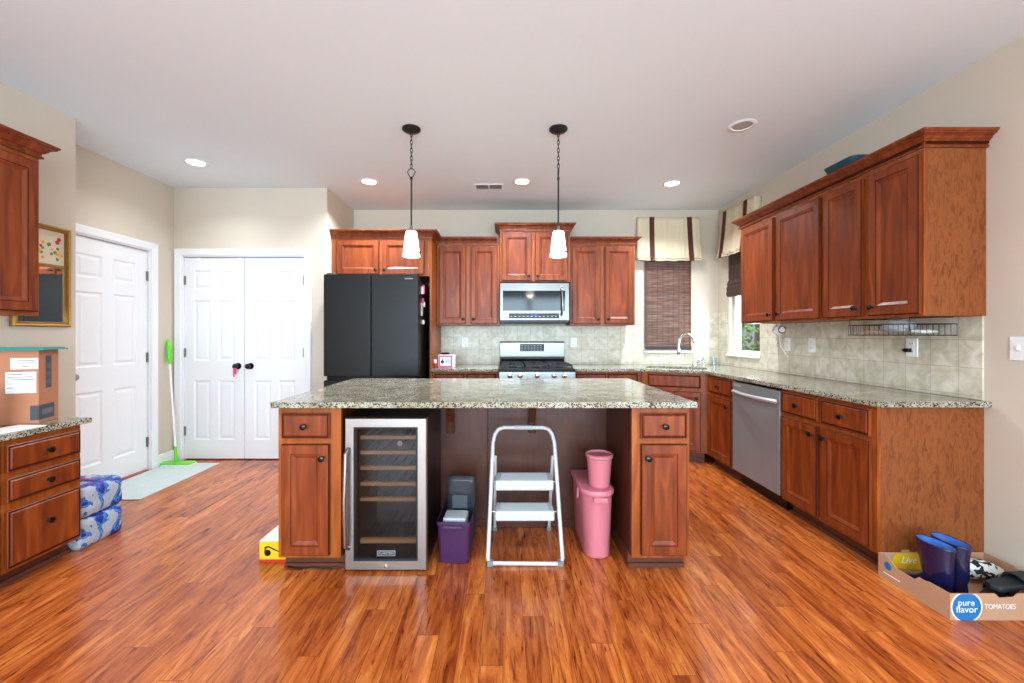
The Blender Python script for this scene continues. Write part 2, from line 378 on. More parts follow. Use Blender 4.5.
def tile_mat(name, ax, ox):
    m, t, p = newmat(name)
    geo = t.nodes.new('ShaderNodeNewGeometry'); sp = t.nodes.new('ShaderNodeSeparateXYZ'); t.links.new(geo.outputs['Position'], sp.inputs[0])
    cb = t.nodes.new('ShaderNodeCombineXYZ')
    a = t.nodes.new('ShaderNodeMath'); a.inputs[1].default_value = ox; t.links.new(sp.outputs[ax], a.inputs[0])
    b = t.nodes.new('ShaderNodeMath'); b.inputs[1].default_value = -0.0164+0.15*2; t.links.new(sp.outputs[2], b.inputs[0])
    t.links.new(a.outputs[0], cb.inputs[0]); t.links.new(b.outputs[0], cb.inputs[1])
    br = t.nodes.new('ShaderNodeTexBrick'); br.offset = 0; br.inputs['Scale'].default_value = 1
    br.inputs['Brick Width'].default_value = 0.152; br.inputs['Row Height'].default_value = 0.152; br.inputs['Mortar Size'].default_value = 0.0022; br.inputs['Mortar Smooth'].default_value = 0.3
    br.inputs['Color1'].default_value = lin((218, 212, 196)); br.inputs['Color2'].default_value = lin((228, 222, 208)); br.inputs['Mortar'].default_value = lin((184, 180, 168))
    t.links.new(cb.outputs[0], br.inputs['Vector'])
    n = t.nodes.new('ShaderNodeTexNoise'); n.inputs['Scale'].default_value = 14; n.inputs['Detail'].default_value = 6; n.inputs['Distortion'].default_value = 0.8; t.links.new(geo.outputs['Position'], n.inputs['Vector'])
    r2 = ramp(t, [(0.3, (218, 212, 198)), (0.7, (255, 255, 255))]); t.links.new(n.outputs[0], r2.inputs[0])
    mx = t.nodes.new('ShaderNodeMix'); mx.data_type = 'RGBA'; mx.blend_type = 'MULTIPLY'; mx.inputs[0].default_value = 1
    t.links.new(br.outputs['Color'], mx.inputs[6]); t.links.new(r2.outputs[0], mx.inputs[7]); t.links.new(mx.outputs[2], p.inputs['Base Color'])
    p.inputs['Roughness'].default_value = 0.35
    bp = t.nodes.new('ShaderNodeBump'); bp.invert = True; bp.inputs['Strength'].default_value = 0.4; bp.inputs['Distance'].default_value = 0.002
    t.links.new(br.outputs['Fac'], bp.inputs['Height']); t.links.new(bp.outputs[0], p.inputs['Normal'])
    return m
M['tilex'] = tile_mat('backsplash_tile_back', 0, 3.02); M['tiley'] = tile_mat('backsplash_tile_side', 1, 3.0)

def bamboo_mat():
    m, t, p = newmat('woven_bamboo')
    tc = t.nodes.new('ShaderNodeTexCoord'); mp = t.nodes.new('ShaderNodeMapping'); mp.inputs['Scale'].default_value = (3, 3, 60)
    t.links.new(tc.outputs['Object'], mp.inputs[0]); n = t.nodes.new('ShaderNodeTexNoise'); n.inputs['Scale'].default_value = 1.6; n.inputs['Detail'].default_value = 5
    t.links.new(mp.outputs[0], n.inputs['Vector'])
    r = ramp(t, [(0.25, (52, 30, 24)), (0.42, (88, 54, 42)), (0.56, (120, 80, 60)), (0.68, (146, 118, 98)), (0.8, (92, 56, 44))])
    t.links.new(n.outputs[0], r.inputs[0]); t.links.new(r.outputs[0], p.inputs['Base Color']); p.inputs['Roughness'].default_value = 0.6
    return m
M['bamboo'] = bamboo_mat()
M['bamboo2'] = pm('dark_bamboo', (66, 42, 38), 0.6, noise=0.4, nscale=70)

def patch_mat(name, base, cols, scale, alpha=1, rough=0.25, bump=0.6, th_=0.42):
    m, t, p = newmat(name)
    tc = t.nodes.new('ShaderNodeTexCoord'); n = t.nodes.new('ShaderNodeTexNoise'); n.inputs['Scale'].default_value = scale; n.inputs['Detail'].default_value = 2; n.inputs['Distortion'].default_value = 0.8
    t.links.new(tc.outputs['Object'], n.inputs['Vector'])
    r = ramp(t, [(0.0, cols[0])]+[(th_+0.06*i, c) for i, c in enumerate(cols[1:])]+[(th_+0.06*(len(cols)-1), base), (1.0, base)]); r.color_ramp.interpolation = 'CONSTANT'
    t.links.new(n.outputs[0], r.inputs[0]); t.links.new(r.outputs[0], p.inputs['Base Color']); p.inputs['Roughness'].default_value = rough
    if alpha < 1:
        r2 = t.nodes.new('ShaderNodeValToRGB'); r2.color_ramp.interpolation = 'CONSTANT'; r2.color_ramp.elements[0].color = (1, 1, 1, 1)
        r2.color_ramp.elements[1].position = 0.5; r2.color_ramp.elements[1].color = (alpha, alpha, alpha, 1); t.links.new(n.outputs[0], r2.inputs[0]); t.links.new(r2.outputs[0], p.inputs['Alpha'])
    n2 = t.nodes.new('ShaderNodeTexNoise'); n2.inputs['Scale'].default_value = 34; n2.inputs['Detail'].default_value = 4; n2.inputs['Distortion'].default_value = 2; t.links.new(tc.outputs['Object'], n2.inputs['Vector'])
    b = t.nodes.new('ShaderNodeBump'); b.inputs['Strength'].default_value = bump; b.inputs['Distance'].default_value = 0.01
    t.links.new(n2.outputs[0], b.inputs['Height']); t.links.new(b.outputs[0], p.inputs['Normal'])
    return m
M['wrap'] = patch_mat('printed_shrink_wrap', (216, 228, 240), [(16, 48, 150), (60, 130, 205)], 9, 0.55, 0.2, 1.0, 0.465)
M['flower'] = patch_mat('floral_print', (232, 222, 196), [(188, 60, 30), (120, 140, 70)], 26, 1, 0.6, 0)
M['patt'] = patch_mat('black_white_fabric', (226, 226, 220), [(24, 26, 28), (24, 26, 28)], 30, 1, 0.8, 0.4)
M['mat'] = pm('pale_grey_mat', (190, 200, 198), 0.8, noise=0.08, nscale=14)

# ------------------------------------------------------------------ room shell
ZC = 2.74; XR = 2.555; YB = 4.92; XL = -3.31; XN = -2.93; YP = 4.175; XP = -1.77; YN = 2.845; Y0 = -3.5
struct(MB().box(-3.6, 2.9, Y0-0.2, 5.2, -0.1, 0).build('floor', M['floor']))
struct(MB().box(-3.6, 2.9, Y0-0.2, 5.2, ZC, ZC+0.1).build('ceiling', M['ceil']))
# back wall with window opening x 1.672..2.229, z 1.074..2.45
WX0, WX1, WZ0, WZ1 = 1.672, 2.229, 1.074, 2.5
b = MB(); b.box(XP-0.12, WX0, YB, YB+0.14, 0, ZC); b.box(WX1, XR+0.14, YB, YB+0.14, 0, ZC); b.box(WX0, WX1, YB, YB+0.14, 0, WZ0); b.box(WX0, WX1, YB, YB+0.14, WZ1, ZC)
struct(b.build('wall_back', M['wall']))
SY0, SY1, SZ0 = 4.13, 4.69, 1.045
b = MB(); b.box(XR, XR+0.14, -0.6, SY0, 0, ZC); b.box(XR, XR+0.14, SY1, YB, 0, ZC); b.box(XR, XR+0.14, SY0, SY1, 0, SZ0); b.box(XR, XR+0.14, SY0, SY1, WZ1, ZC)
b.box(XR, XR+0.14, Y0, -2.7, 0, ZC); b.box(XR, XR+0.14, -2.7, -0.6, 2.35, ZC)
struct(b.build('wall_right', M['wall']))
# pantry wall with door opening
PX0, PX1, PZ = -3.232, -1.993, 2.065
b = MB(); b.box(XL, PX0, YP, YP+0.12, 0, ZC); b.box(PX1, XP, YP, YP+0.12, 0, ZC); b.box(PX0, PX1, YP, YP+0.12, PZ, ZC)
b.box(XP-0.12, XP, YP+0.12, YB, 0, ZC); b.box(XL, XP-0.12, YP+0.75, YP+0.85, 0, ZC)
struct(b.build('wall_pantry', M['wall']))
# left wall with garage door, and the thicker wall nearer the camera
GY0, GY1, GZ = 3.10, 3.90, 2.065
b = MB(); b.box(XL-0.12, XL, YN, GY0, 0, ZC); b.box(XL-0.12, XL, GY1, YP+0.85, 0, ZC); b.box(XL-0.12, XL, GY0, GY1, GZ, ZC)
struct(b.build('wall_left', M['wall']))
b = MB(); b.box(XL-0.12, XN, Y0, YN, 0, ZC)
struct(b.build('wall_left.001', M['wall']))
# wall behind the camera, with three tall windows
b = MB(); xs = [(-3.5, -2.55), (-0.95, -0.8), (0.8, 0.85), (2.4, 2.7)]
b.box(-3.43, -2.55, Y0-0.14, Y0, 0, ZC); b.box(-0.95, -0.8, Y0-0.14, Y0, 0, ZC); b.box(0.8, 0.85, Y0-0.14, Y0, 0, ZC); b.box(2.4, 2.7, Y0-0.14, Y0, 0, ZC)
b.box(-2.55, 2.4, Y0-0.14, Y0, 0, 0.3); b.box(-2.55, 2.4, Y0-0.14, Y0, 2.6, ZC)
struct(b.build('wall_rear', M['wall']))

# window frames
def window(name, loc, rz, w, z0, z1):
    f = MB(); t_ = 0.045
    f.box(0, w, 0.05, 0.10, z0, z0+t_); f.box(0, w, 0.05, 0.10, z1-t_, z1); f.box(0, t_, 0.05, 0.10, z0+t_, z1-t_); f.box(w-t_, w, 0.05, 0.10, z0+t_, z1-t_)
    zm = (z0+z1)/2; f.box(t_, w-t_, 0.055, 0.095, zm-0.02, zm+0.02)
    o = struct(f.build(name, M['white'], None, loc, (0, 0, rz), 0.003))
    MB().box(t_, w-t_, 0.073, 0.077, z0+t_, z1-t_).build('pane', M['glass'], o)
    MB().box(-0.01, w+0.01, -0.035, 0.05, z0-0.022, z0-0.001).build('sill', M['white'], o, bevel=0.004)
    return o
window('window_1', (WX0, YB, 0), 0, WX1-WX0, WZ0, WZ1)
window('window_2', (XR, SY1, 0), -PI/2, SY1-SY0, SZ0, WZ1)

# doors: six raised panels pressed into one leaf
def leaf(w, h, t_=0.035, small=0.2):
    b = MB(); b.box(0, w, 0.009, t_, 0, h)
    st = w*0.155; mid = w*0.13; cw = (w-2*st-mid)/2
    cols = [(st, st+cw), (st+cw+mid, w-st)]
    rows = [(0.19, 0.79), (0.99, 1.60), (1.71, 1.90)]
    xs = [0, cols[0][0], cols[0][1], cols[1][0], cols[1][1], w]; zs = [0, rows[0][0], rows[0][1], rows[1][0], rows[1][1], rows[2][0], rows[2][1], h]
    for i in range(5):
        for j in range(7):
            x0, x1, z0, z1 = xs[i], xs[i+1], zs[j], zs[j+1]
            if i in (1, 3) and j in (1, 3, 5):
                def rr(d, y): return [(x0+d, y, z0+d), (x1-d, y, z0+d), (x1-d, y, z1-d), (x0+d, y, z1-d)]
                b.rings([rr(0, 0), rr(0.012, 0.008), rr(0.022, 0.008), rr(0.04, 0.002)], False, True)
            else:
                b.face([b.bm.verts.new(q) for q in ((x0, 0, z0), (x1, 0, z0), (x1, 0, z1), (x0, 0, z1))])
    # edges
    b.box(0, w, 0.0002, 0.0089, 0, 0.0001)
    e = [(0, 0), (w, 0)]
    for xx in (0, w): b.face([b.bm.verts.new(q) for q in ((xx, 0, 0), (xx, 0.009, 0), (xx, 0.009, h), (xx, 0, h))])
    b.face([b.bm.verts.new(q) for q in ((0, 0, h), (w, 0, h), (w, 0.009, h), (0, 0.009, h))])
    return b
def hinge(parent, x, y, z, m='nickel'):
    h = MB(); h.tube([(x, y, z-0.045), (x, y, z+0.045)], 0.007, 8); h.box(x-0.014, x+0.014, y+0.002, y+0.0045, z-0.045, z+0.045)
    return h.build('hinge', M[m], parent)
def knob_big(parent, x, z, mat, y=0):
    k = MB(); k.lathe([(0.032, y), (0.032, y-0.006), (0.012, y-0.008), (0.011, y-0.028), (0.024, y-0.034), (0.029, y-0.048), (0.024, y-0.060), (0.008, y-0.066)], (x, 0, z), 20, 'y')
    return k.build('doorknob', mat, parent, smooth=True)
def casing(name, loc, rz, w, h, cw=0.066):
    prof = [(0, 0), (0, -0.01), (0.008, -0.014), (0.03, -0.016), (cw-0.014, -0.02), (cw-0.004, -0.02), (cw, -0.014), (cw, 0)]
    b = MB(); rs = []
    for (px, pz, dx, dz) in ((0, 0, -1, 0), (0, h, -1, 1), (w, h, 1, 1), (w, 0, 1, 0)):
        rs.append([(px+dx*o, y, pz+dz*o) for o, y in prof])
    b.rings(rs, True, True)
    o = struct(b.build(name, M['white'], None, loc, (0, 0, rz)))
    j = MB(); j.box(0.0, 0.012, 0.001, 0.11, 0, h); j.box(w-0.012, w, 0.001, 0.11, 0, h); j.box(0.012, w-0.012, 0.001, 0.11, h-0.012, h)
    j.build('jamb', M['white'], o); return o
pw = (PX1-PX0-0.024-0.010)/2
casing('trim_1', (PX0, YP, 0), 0, PX1-PX0, PZ-0.005)
d2 = struct(leaf(pw, 2.03).build('door_2', M['white'], None, (PX0+0.014, YP+0.02, 0.012), (0, 0, 0), weld=True))
knob_big(d2, pw-0.06, 0.935, M['bronze']); [hinge(d2, 0.001, -0.004, z) for z in (0.28, 1.07, 1.80)]
d3 = struct(leaf(pw, 2.03).build('door_3', M['white'], None, (PX0+0.014+pw+0.006, YP+0.02, 0.012), (0, 0, 0), weld=True))
knob_big(d3, 0.06, 0.935, M['bronze']); [hinge(d3, pw-0.001, -0.004, z) for z in (0.28, 1.07, 1.80)]
r_ = thing('ribbon', 'small hot pink ribbon hung on the left closet doorknob', 'ribbon', (PX0+0.014+pw-0.06, YP-0.022, 0.945))
rb = MB(); rb.tube([(0.012*math.cos(a)*1.3, -0.004, 0.014*math.sin(a)) for a in [i*PI/8 for i in range(16)]], 0.003, 6, closed=True); rb.build('loop', M['pinkp'], r_)
rb = MB(); rb.box(-0.012, 0.002, -0.022, -0.018, -0.10, -0.012); rb.box(0.004, 0.02, -0.024, -0.020, -0.075, -0.012); rb.build('tail', M['pinkp'], r_)
for hx in (-3.07, -2.65):
    hk = MB(); hk.box(-0.015, 0.015, -0.006, 0.0, -0.03, 0.01); hk.box(-0.008, 0.008, -0.02, -0.006, -0.03, -0.018)
    tag(hk.build('over_door_hook', M['whitepl'], None, (hx, YP+0.019, 2.035), None, 0.002), 'small white hook over the top of the left closet door, '+('nearer the hinges' if hx < -3 else 'nearer the doorknob'), 'hook', 'hooks over the closet door')
casing('trim_2', (XL, GY0, 0), PI/2, GY1-GY0, GZ-0.005)
gl = GY1-GY0-0.03
d1 = struct(leaf(gl, 2.03).build('door_1', M['white'], None, (XL-0.02, GY0+0.015, 0.012), (0, 0, PI/2), weld=True))
knob_big(d1, 0.065, 0.925, M['nickel']); [hinge(d1, gl-0.001, -0.004, z) for z in (0.25, 1.04, 1.80)]
MB().lathe([(0.028, 0), (0.028, -0.012), (0.022, -0.02), (0.012, -0.024)], (0.065, 0, 1.115), 18, 'y').build('deadbolt', M['nickel'], d1, smooth=True)
# baseboards
def baseboard(name, x0, x1, y0, y1):
    struct(MB().box(x0, x1, y0, y1, 0, 0.11).build(name, M['white'], None, None, None, 0.005))
baseboard('baseboard_left', XL, XL+0.014, GY1+0.07, YP); baseboard('baseboard_pantry', PX1+0.07, XP, YP-0.014, YP)
baseboard('baseboard_left.001', XN-0.001, XN+0.013, 2.72, YN); baseboard('baseboard_right', XR-0.014, XR, -0.5, 1.8)
# backsplash
b = MB(); b.box(-0.733, 1.60, YB-0.009, YB, 0.916, 1.368)
b.box(1.60, 1.645, YB-0.009, YB, 0.916, 1.522); b.box(1.645, 2.255, YB-0.009, YB, 0.916, 1.045); b.box(2.255, XR-0.009, YB-0.009, YB, 0.916, 1.522)
struct(b.build('trim_3', M['tilex']))
b = MB(); b.box(XR-0.009, XR, 2.205, 3.88, 0.916, 1.364); b.box(XR-0.009, XR, 3.88, SY0-0.02, 0.916, 1.522); b.box(XR-0.009, XR, SY0-0.02, SY1+0.02, 0.916, 1.018); b.box(XR-0.009, XR, SY1+0.02, YB-0.009, 0.916, 1.522)
struct(b.build('trim_4', M['tiley']))

# ------------------------------------------------------------------ cabinets
def rrect(x0, x1, z0, z1, d, y): return [(x0+d, y, z0+d), (x1-d, y, z0+d), (x1-d, y, z1-d), (x0+d, y, z1-d)]
def door(parent, x0, x1, z0, z1, knob=None, name='door', s=0.05):
    """framed door leaf in front of the plane y=0, its sloped inner edge and dark glaze line"""
    if name == 'drawer' and z1-z0 < 0.25:
        L = [(0, -0.001), (0, -0.014), (0.004, -0.017), (0.012, -0.017), (0.017, -0.021)]; mats = [0, 0, 1, 0, 0]
    elif name == 'drawer':
        L = [(0, -0.001), (0, -0.014), (0.004, -0.017), (0.012, -0.017), (0.017, -0.021)]; mats = [0, 0, 1, 0, 0]
    else:
        L = [(0, -0.001), (0, -0.015), (0.005, -0.021), (s, -0.021), (s+0.003, -0.018), (s+0.008, -0.018), (s+0.024, -0.009)]; mats = [0, 1, 0, 1, 0, 0, 0]
    o = MB().rings([rrect(x0, x1, z0, z1, d, y) for d, y in L], True, True, True, mats).build(name, [M['cherry'], M['glaze']], parent)
    if knob:
        kx, kz = knob; kx = x0+kx if kx >= 0 else x1+kx; kz = z0+kz if kz >= 0 else z1+kz
        knob_small(o, kx, kz)
    return o
KNOB = None
def knob_small(parent, x, z, y=-0.0205):
    global KNOB
    if KNOB is None:
        k = MB(); k.lathe([(0.009, 0), (0.006, -0.004), (0.0055, -0.014), (0.012, -0.018), (0.0165, -0.023), (0.0155, -0.029), (0.007, -0.033)], (0, 0, 0), 16, 'y')
        KNOB = k.build('knob', M['bronze'], parent, smooth=True); KNOB.location = (x, y, z); return KNOB
    o = KNOB.copy(); C.objects.link(o); o.parent = parent; o.location = (x, y, z); return o
def cabinet(name, label, loc, rz, w, z0, z1, d, doors=(), drawers=(), toe=True, frame=True, side=None, cat='cabinet', group=None, ff=0.019):
    t_ = thing(name, label, cat, loc, rz, group)
    MB().box(0, w, ff, d, z0, z1).build('body', M[side or 'panel'], t_, bevel=0.001)
    MB().box(0, w, 0, ff-0.0002, z0, z1).build('face_frame', M['frame'], t_, bevel=0.0015)
    if toe:
        k = MB(); k.box(0.0, w, 0.075, 0.095, 0.0, z0-0.001); k.box(0.0, w, 0.06, 0.0745, 0.0, 0.022); k.build('toe_kick', M['toe'], t_)
        MB().box(0.0, w, 0.096, d, 0.0, z0-0.001).build('plinth', M['toe'], t_)
    for a in doors: door(t_, *a)
    for a in drawers: door(t_, *a, name='drawer')
    return t_
CROWN = [(0.0, 0.0), (0.012, 0.0), (0.014, 0.010), (0.007, 0.016), (0.007, 0.030), (0.017, 0.031), (0.019, 0.037), (0.024, 0.040), (0.030, 0.050), (0.042, 0.058), (0.050, 0.060), (0.050, 0.066), (0.058, 0.070), (0.060, 0.081), (0.0, 0.081)]
def crown(name, path, z, parent, sgn=1, k=1.0, dent=False):
    """moulding swept along a 2D path; its outside lies to the right of travel"""
    pts = [Vector(p) for p in path]; n = len(pts); rs = []
    for i in range(n):
        ns = []
        if i > 0: d = (pts[i]-pts[i-1]).normalized(); ns.append(Vector((d.y, -d.x)))
        if i < n-1: d = (pts[i+1]-pts[i]).normalized(); ns.append(Vector((d.y, -d.x)))
        if len(ns) == 2:
            m_ = (ns[0]+ns[1]); m_ = m_/(m_.length_squared/2)
        else: m_ = ns[0]
        rs.append([(pts[i].x+m_.x*o*k, pts[i].y+m_.y*o*k, z+h*k) for o, h in CROWN])
    o = MB().rings(rs).build(name, M['cherry'], parent)
    if dent:
        b = MB()
        for i in range(n-1):
            L = (pts[i+1]-pts[i]).length; d = (pts[i+1]-pts[i])/L; nn = Vector((d.y, -d.x)); q = int(L/0.012)
            for j in range(q):
                c = pts[i]+d*((j+0.5)*L/q)
                for_ = [c-d*0.0035+nn*0.0082, c+d*0.0035+nn*0.0082, c+d*0.0035+nn*0.015, c-d*0.0035+nn*0.015]
                b.prism([(v.x, v.y) for v in for_], z+0.0185, z+0.0295)
        b.build('dentil_trim', M['glaze'], parent if parent else o)
    return o

# right wall uppers (local x runs from the far end towards the camera)
XU = 2.225
uA = cabinet('wall_cabinet', 'cherry wall cabinet with two doors on the right wall, next to the side window', (XU, 3.880, 0), -PI/2, 0.999, 1.365, 2.25, XR-XU-0.001,
    doors=[(0.030, 0.486, 1.378, 2.225, (-0.035, 0.05)), (0.530, 0.985, 1.378, 2.225, (0.035, 0.05))], toe=False)
uB = cabinet('wall_cabinet', 'cherry wall cabinet with two doors on the right wall, at the end nearest the camera', (XU, 2.880, 0), -PI/2, 0.687, 1.365, 2.25, XR-XU-0.001,
    doors=[(0.018, 0.325, 1.378, 2.225, (-0.035, 0.05)), (0.371, 0.676, 1.378, 2.225, (0.035, 0.05))], toe=False)
cr = crown('crown_moulding', [(2.554, 3.881), (XU-0.001, 3.881), (XU-0.001, 2.192), (2.554, 2.192)], 2.236, None, dent=False)
cr.location = (0, 0, 0.015); 
tag(cr, 'long cherry crown moulding along the tops of the right wall cabinets', 'crown moulding')
dt = crown('tmp', [(2.554, 3.881), (XU-0.001, 3.881), (XU-0.001, 2.192), (2.554, 2.192)], 2.236, cr, dent=True); bpy.data.objects.remove(dt)
for o in list(cr.children): o.location = (0, 0, 0)
# light top boards so the cabinets are closed behind the crown
# right wall base units
XF = 1.987; ZT = 0.883
D2 = [(0.0, 0)]
bA = cabinet('base_cabinet', 'cherry base cabinet with two drawers over two doors nearest the produce box', (XF, 2.954, 0), -PI/2, 0.752, 0.1, ZT, XR-XF-0.002,
    doors=[(0.018, 0.348, 0.118, 0.690, (-0.035, -0.06)), (0.382, 0.720, 0.118, 0.690, (0.035, -0.06))],
    drawers=[(0.018, 0.348, 0.718, 0.862, (0.165, 0.072)), (0.382, 0.720, 0.718, 0.862, (0.168, 0.072))])
bB = cabinet('base_cabinet', 'narrow cherry base cabinet with one drawer and one door left of the dishwasher', (XF, 4.045, 0), -PI/2, 0.464, 0.1, ZT, XR-XF-0.002,
    doors=[(0.062, 0.452, 0.118, 0.690, (-0.035, -0.06))], drawers=[(0.062, 0.452, 0.718, 0.862, (0.195, 0.072))])
# corner sink base on the slant
sx0, sy0, sx1, sy1 = 1.433, 4.31, 2.0, 4.05
ang = math.atan2(sy1-sy0, sx1-sx0); sl = math.hypot(sx1-sx0, sy1-sy0)
sb = thing('sink_cabinet', 'cherry corner sink cabinet set at a slant under the kitchen faucet', 'cabinet', (sx0, sy0, 0), ang)
def toloc(x, y):
    dx, dy = x-sx0, y-sy0; c, s = math.cos(-ang), math.sin(-ang); return (c*dx-s*dy, s*dx+c*dy)
poly = [toloc(*q) for q in ((1.436, 4.335), (2.0, 4.076), (2.0, 4.05), (2.545, 4.05), (2.545, 4.905), (1.436, 4.905))]
MB().prism(poly, 0.1, 0.62).build('body', M['panel'], sb)
MB().box(0.004, sl-0.004, 0, 0.019, 0.1, ZT).build('face_frame', M['frame'], sb, bevel=0.0015)
MB().box(0.03, sl-0.03, 0.075, 0.095, 0, 0.099).build('toe_kick', M['toe'], sb)
door(sb, 0.070, 0.560, 0.735, 0.862, None, 'drawer'); door(sb, 0.070, 0.310, 0.118, 0.700, (-0.035, -0.06)); door(sb, 0.320, 0.560, 0.118, 0.700, (-0.035, -0.06))
# back wall base units
bC = cabinet('base_cabinet', 'cherry base cabinet between the refrigerator and the range', (-0.732, 4.31, 0), 0, 0.685, 0.1, ZT, YB-4.312,
    doors=[(0.02, 0.335, 0.118, 0.690, (-0.035, -0.06)), (0.35, 0.665, 0.118, 0.690, (0.035, -0.06))], drawers=[(0.02, 0.335, 0.718, 0.862, (0.16, 0.072)), (0.35, 0.665, 0.718, 0.862, (0.16, 0.072))])
bD = cabinet('base_cabinet', 'cherry base cabinet between the range and the corner sink', (0.732, 4.31, 0), 0, 0.699, 0.1, ZT, YB-4.312,
    doors=[(0.02, 0.335, 0.118, 0.690, (-0.035, -0.06)), (0.35, 0.665, 0.118, 0.690, (0.035, -0.06))], drawers=[(0.02, 0.335, 0.718, 0.862, (0.16, 0.072)), (0.35, 0.665, 0.718, 0.862, (0.16, 0.072))])
# back wall uppers
YU = 4.59
u1 = cabinet('wall_cabinet', 'cherry wall cabinet with two doors left of the microwave', (-0.732, YU, 0), 0, 0.694, 1.370, 2.262, YB-YU-0.001,
    doors=[(0.028, 0.324, 1.385, 2.235, (-0.03, 0.05)), (0.378, 0.670, 1.385, 2.235, (0.03, 0.05))], toe=False)
crown('crown', [(-0.732, YU-0.001), (-0.064, YU-0.001)], 2.256, u1); 
u2 = cabinet('wall_cabinet', 'cherry wall cabinet with two doors right of the microwave', (0.743, YU, 0), 0, 0.715, 1.370, 2.262, YB-YU-0.001,
    doors=[(0.018, 0.330, 1.385, 2.235, (-0.03, 0.05)), (0.380, 0.694, 1.385, 2.235, (0.03, 0.05))], toe=False)
crown('crown', [(0.743, YU-0.001), (1.458, YU-0.001), (1.458, YB-0.002)], 2.256, u2)
u3 = cabinet('wall_cabinet', 'raised cherry wall cabinet with two short doors above the microwave', (-0.034, 4.57, 0), 0, 0.772, 1.846, 2.408, YB-4.571,
    doors=[(0.022, 0.345, 1.858, 2.385, (-0.03, 0.045)), (0.385, 0.745, 1.858, 2.385, (0.03, 0.045))], toe=False)
crown('crown', [(-0.034, YB-0.002), (-0.034, 4.569), (0.738, 4.569), (0.738, YB-0.002)], 2.404, u3)
for o_ in (u1, u2, u3):
    for ch in o_.children:
        if ch.name.startswith('crown'):
            ch.matrix_parent_inverse = Matrix.Translation(o_.location).inverted()
u4 = cabinet('wall_cabinet', 'deep cherry cabinet with two short doors above the black refrigerator', (-1.765, 4.28, 0), 0, 1.008, 1.868, 2.262, YB-4.281,
    doors=[(0.055, 0.490, 1.885, 2.235, (-0.03, 0.04)), (0.520, 0.955, 1.885, 2.235, (0.03, 0.04))], toe=False)
c_ = crown('crown', [(-1.765, 4.279), (-0.7345, 4.279), (-0.7345, YU-0.07)], 2.256, u4); c_.matrix_parent_inverse = Matrix.Translation(u4.location).inverted()
tag(MB().box(-0.756, -0.735, 4.281, YB-0.002, 0.0, 2.258).build('refrigerator_side_panel', M['frame'], None, None, None, 0.0015), 'tall cherry side panel between the refrigerator and the counter', 'panel')

# countertops
ZG = 0.914
def slab(name, outer, label, z0=0.884, z1=ZG, hole=None, bevel=0.004):
    bm = bmesh.new(); loops = [outer]+([hole] if hole else [])
    for z, up in ((z1, True), (z0, False)):
        ed = []
        for L in loops:
            vs = [bm.verts.new((x, y, z)) for x, y in L]
            ed += [bm.edges.new((vs[i], vs[(i+1)%len(vs)])) for i in range(len(vs))]
        bmesh.ops.triangle_fill(bm, use_beauty=True, edges=ed)
    bm.verts.ensure_lookup_table(); n = sum(len(L) for L in loops); k = 0
    for L in loops:
        m_ = len(L)
        for i in range(m_):
            a, b_ = k+i, k+(i+1)%m_
            bm.faces.new([bm.verts[a], bm.verts[b_], bm.verts[n+b_], bm.verts[n+a]])
        k += m_
    x = MB(); x.bm.free(); x.bm = bm
    return tag(x.build(name, M['granite'], None, None, None, bevel), label, 'countertop')
# sink opening behind the slant edge
def sl2w(u, v): c, s = math.cos(ang), math.sin(ang); return (sx0+c*u-s*v, sy0+s*u+c*v)
sinkc = [sl2w(*q) for q in round_rect(0.03, 0.62, 0.09, 0.44, 0.05, 4)]
slab('countertop', [(0.733, 4.275), (1.425, 4.275), (1.957, 4.034), (1.957, 2.166), (XR-0.001, 2.166), (XR-0.001, YB-0.001), (0.733, YB-0.001)],
     'long speckled granite countertop wrapping the corner from the range along the right wall', hole=sinkc)
slab('countertop', [(-0.733, 4.275), (-0.046, 4.275), (-0.046, YB-0.001), (-0.733, YB-0.001)], 'short speckled granite countertop between refrigerator and range')
slab('countertop', [(-1.206, 2.15), (1.009, 2.15), (1.009, 3.33), (-1.206, 3.33)], 'large speckled granite top of the kitchen island')
slab('countertop', [(-2.43, 1.05), (-2.43, 2.455), (XN+0.001, 2.455), (XN+0.001, 1.05)], 'low speckled granite desk countertop on the left wall', 0.747, 0.777)

# island
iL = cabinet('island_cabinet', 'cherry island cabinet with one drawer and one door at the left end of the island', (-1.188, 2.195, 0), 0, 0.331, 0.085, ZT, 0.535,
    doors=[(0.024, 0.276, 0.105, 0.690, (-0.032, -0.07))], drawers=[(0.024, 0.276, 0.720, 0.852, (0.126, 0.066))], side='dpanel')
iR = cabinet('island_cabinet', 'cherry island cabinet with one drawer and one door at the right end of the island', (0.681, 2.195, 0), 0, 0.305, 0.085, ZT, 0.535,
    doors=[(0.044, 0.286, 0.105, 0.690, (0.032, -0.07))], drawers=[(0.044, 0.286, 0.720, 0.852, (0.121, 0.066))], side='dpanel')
ib = thing('island_back_panel', 'dark cherry back panel in the knee space of the island', 'panel', (-0.1, 2.735, 0))
q = MB(); 
for x0, x1 in ((-1.085, -0.002), (0.002, 1.082)): q.box(x0, x1, 0, 0.018, 0.0, ZT)
q.build('panel', M['dpanel'], ib, bevel=0.001)
MB().box(-0.75, 0.775, -0.012, -0.0005, 0, 0.05).build('base_strip', M['dpanel'], ib, bevel=0.002)
for x in (-0.245, 0.285):
    c_ = MB(); c_.extr([(x-0.018, -0.001, 0.62), (x-0.018, -0.001, ZT-0.001), (x-0.018, -0.22, ZT-0.001), (x-0.018, -0.215, 0.845), (x-0.018, -0.14, 0.825), (x-0.018, -0.085, 0.785), (x-0.018, -0.055, 0.70), (x-0.018, -0.045, 0.625)], (0.045, 0, 0))
    c_.build('corbel', M['dpanel'], ib, bevel=0.003)
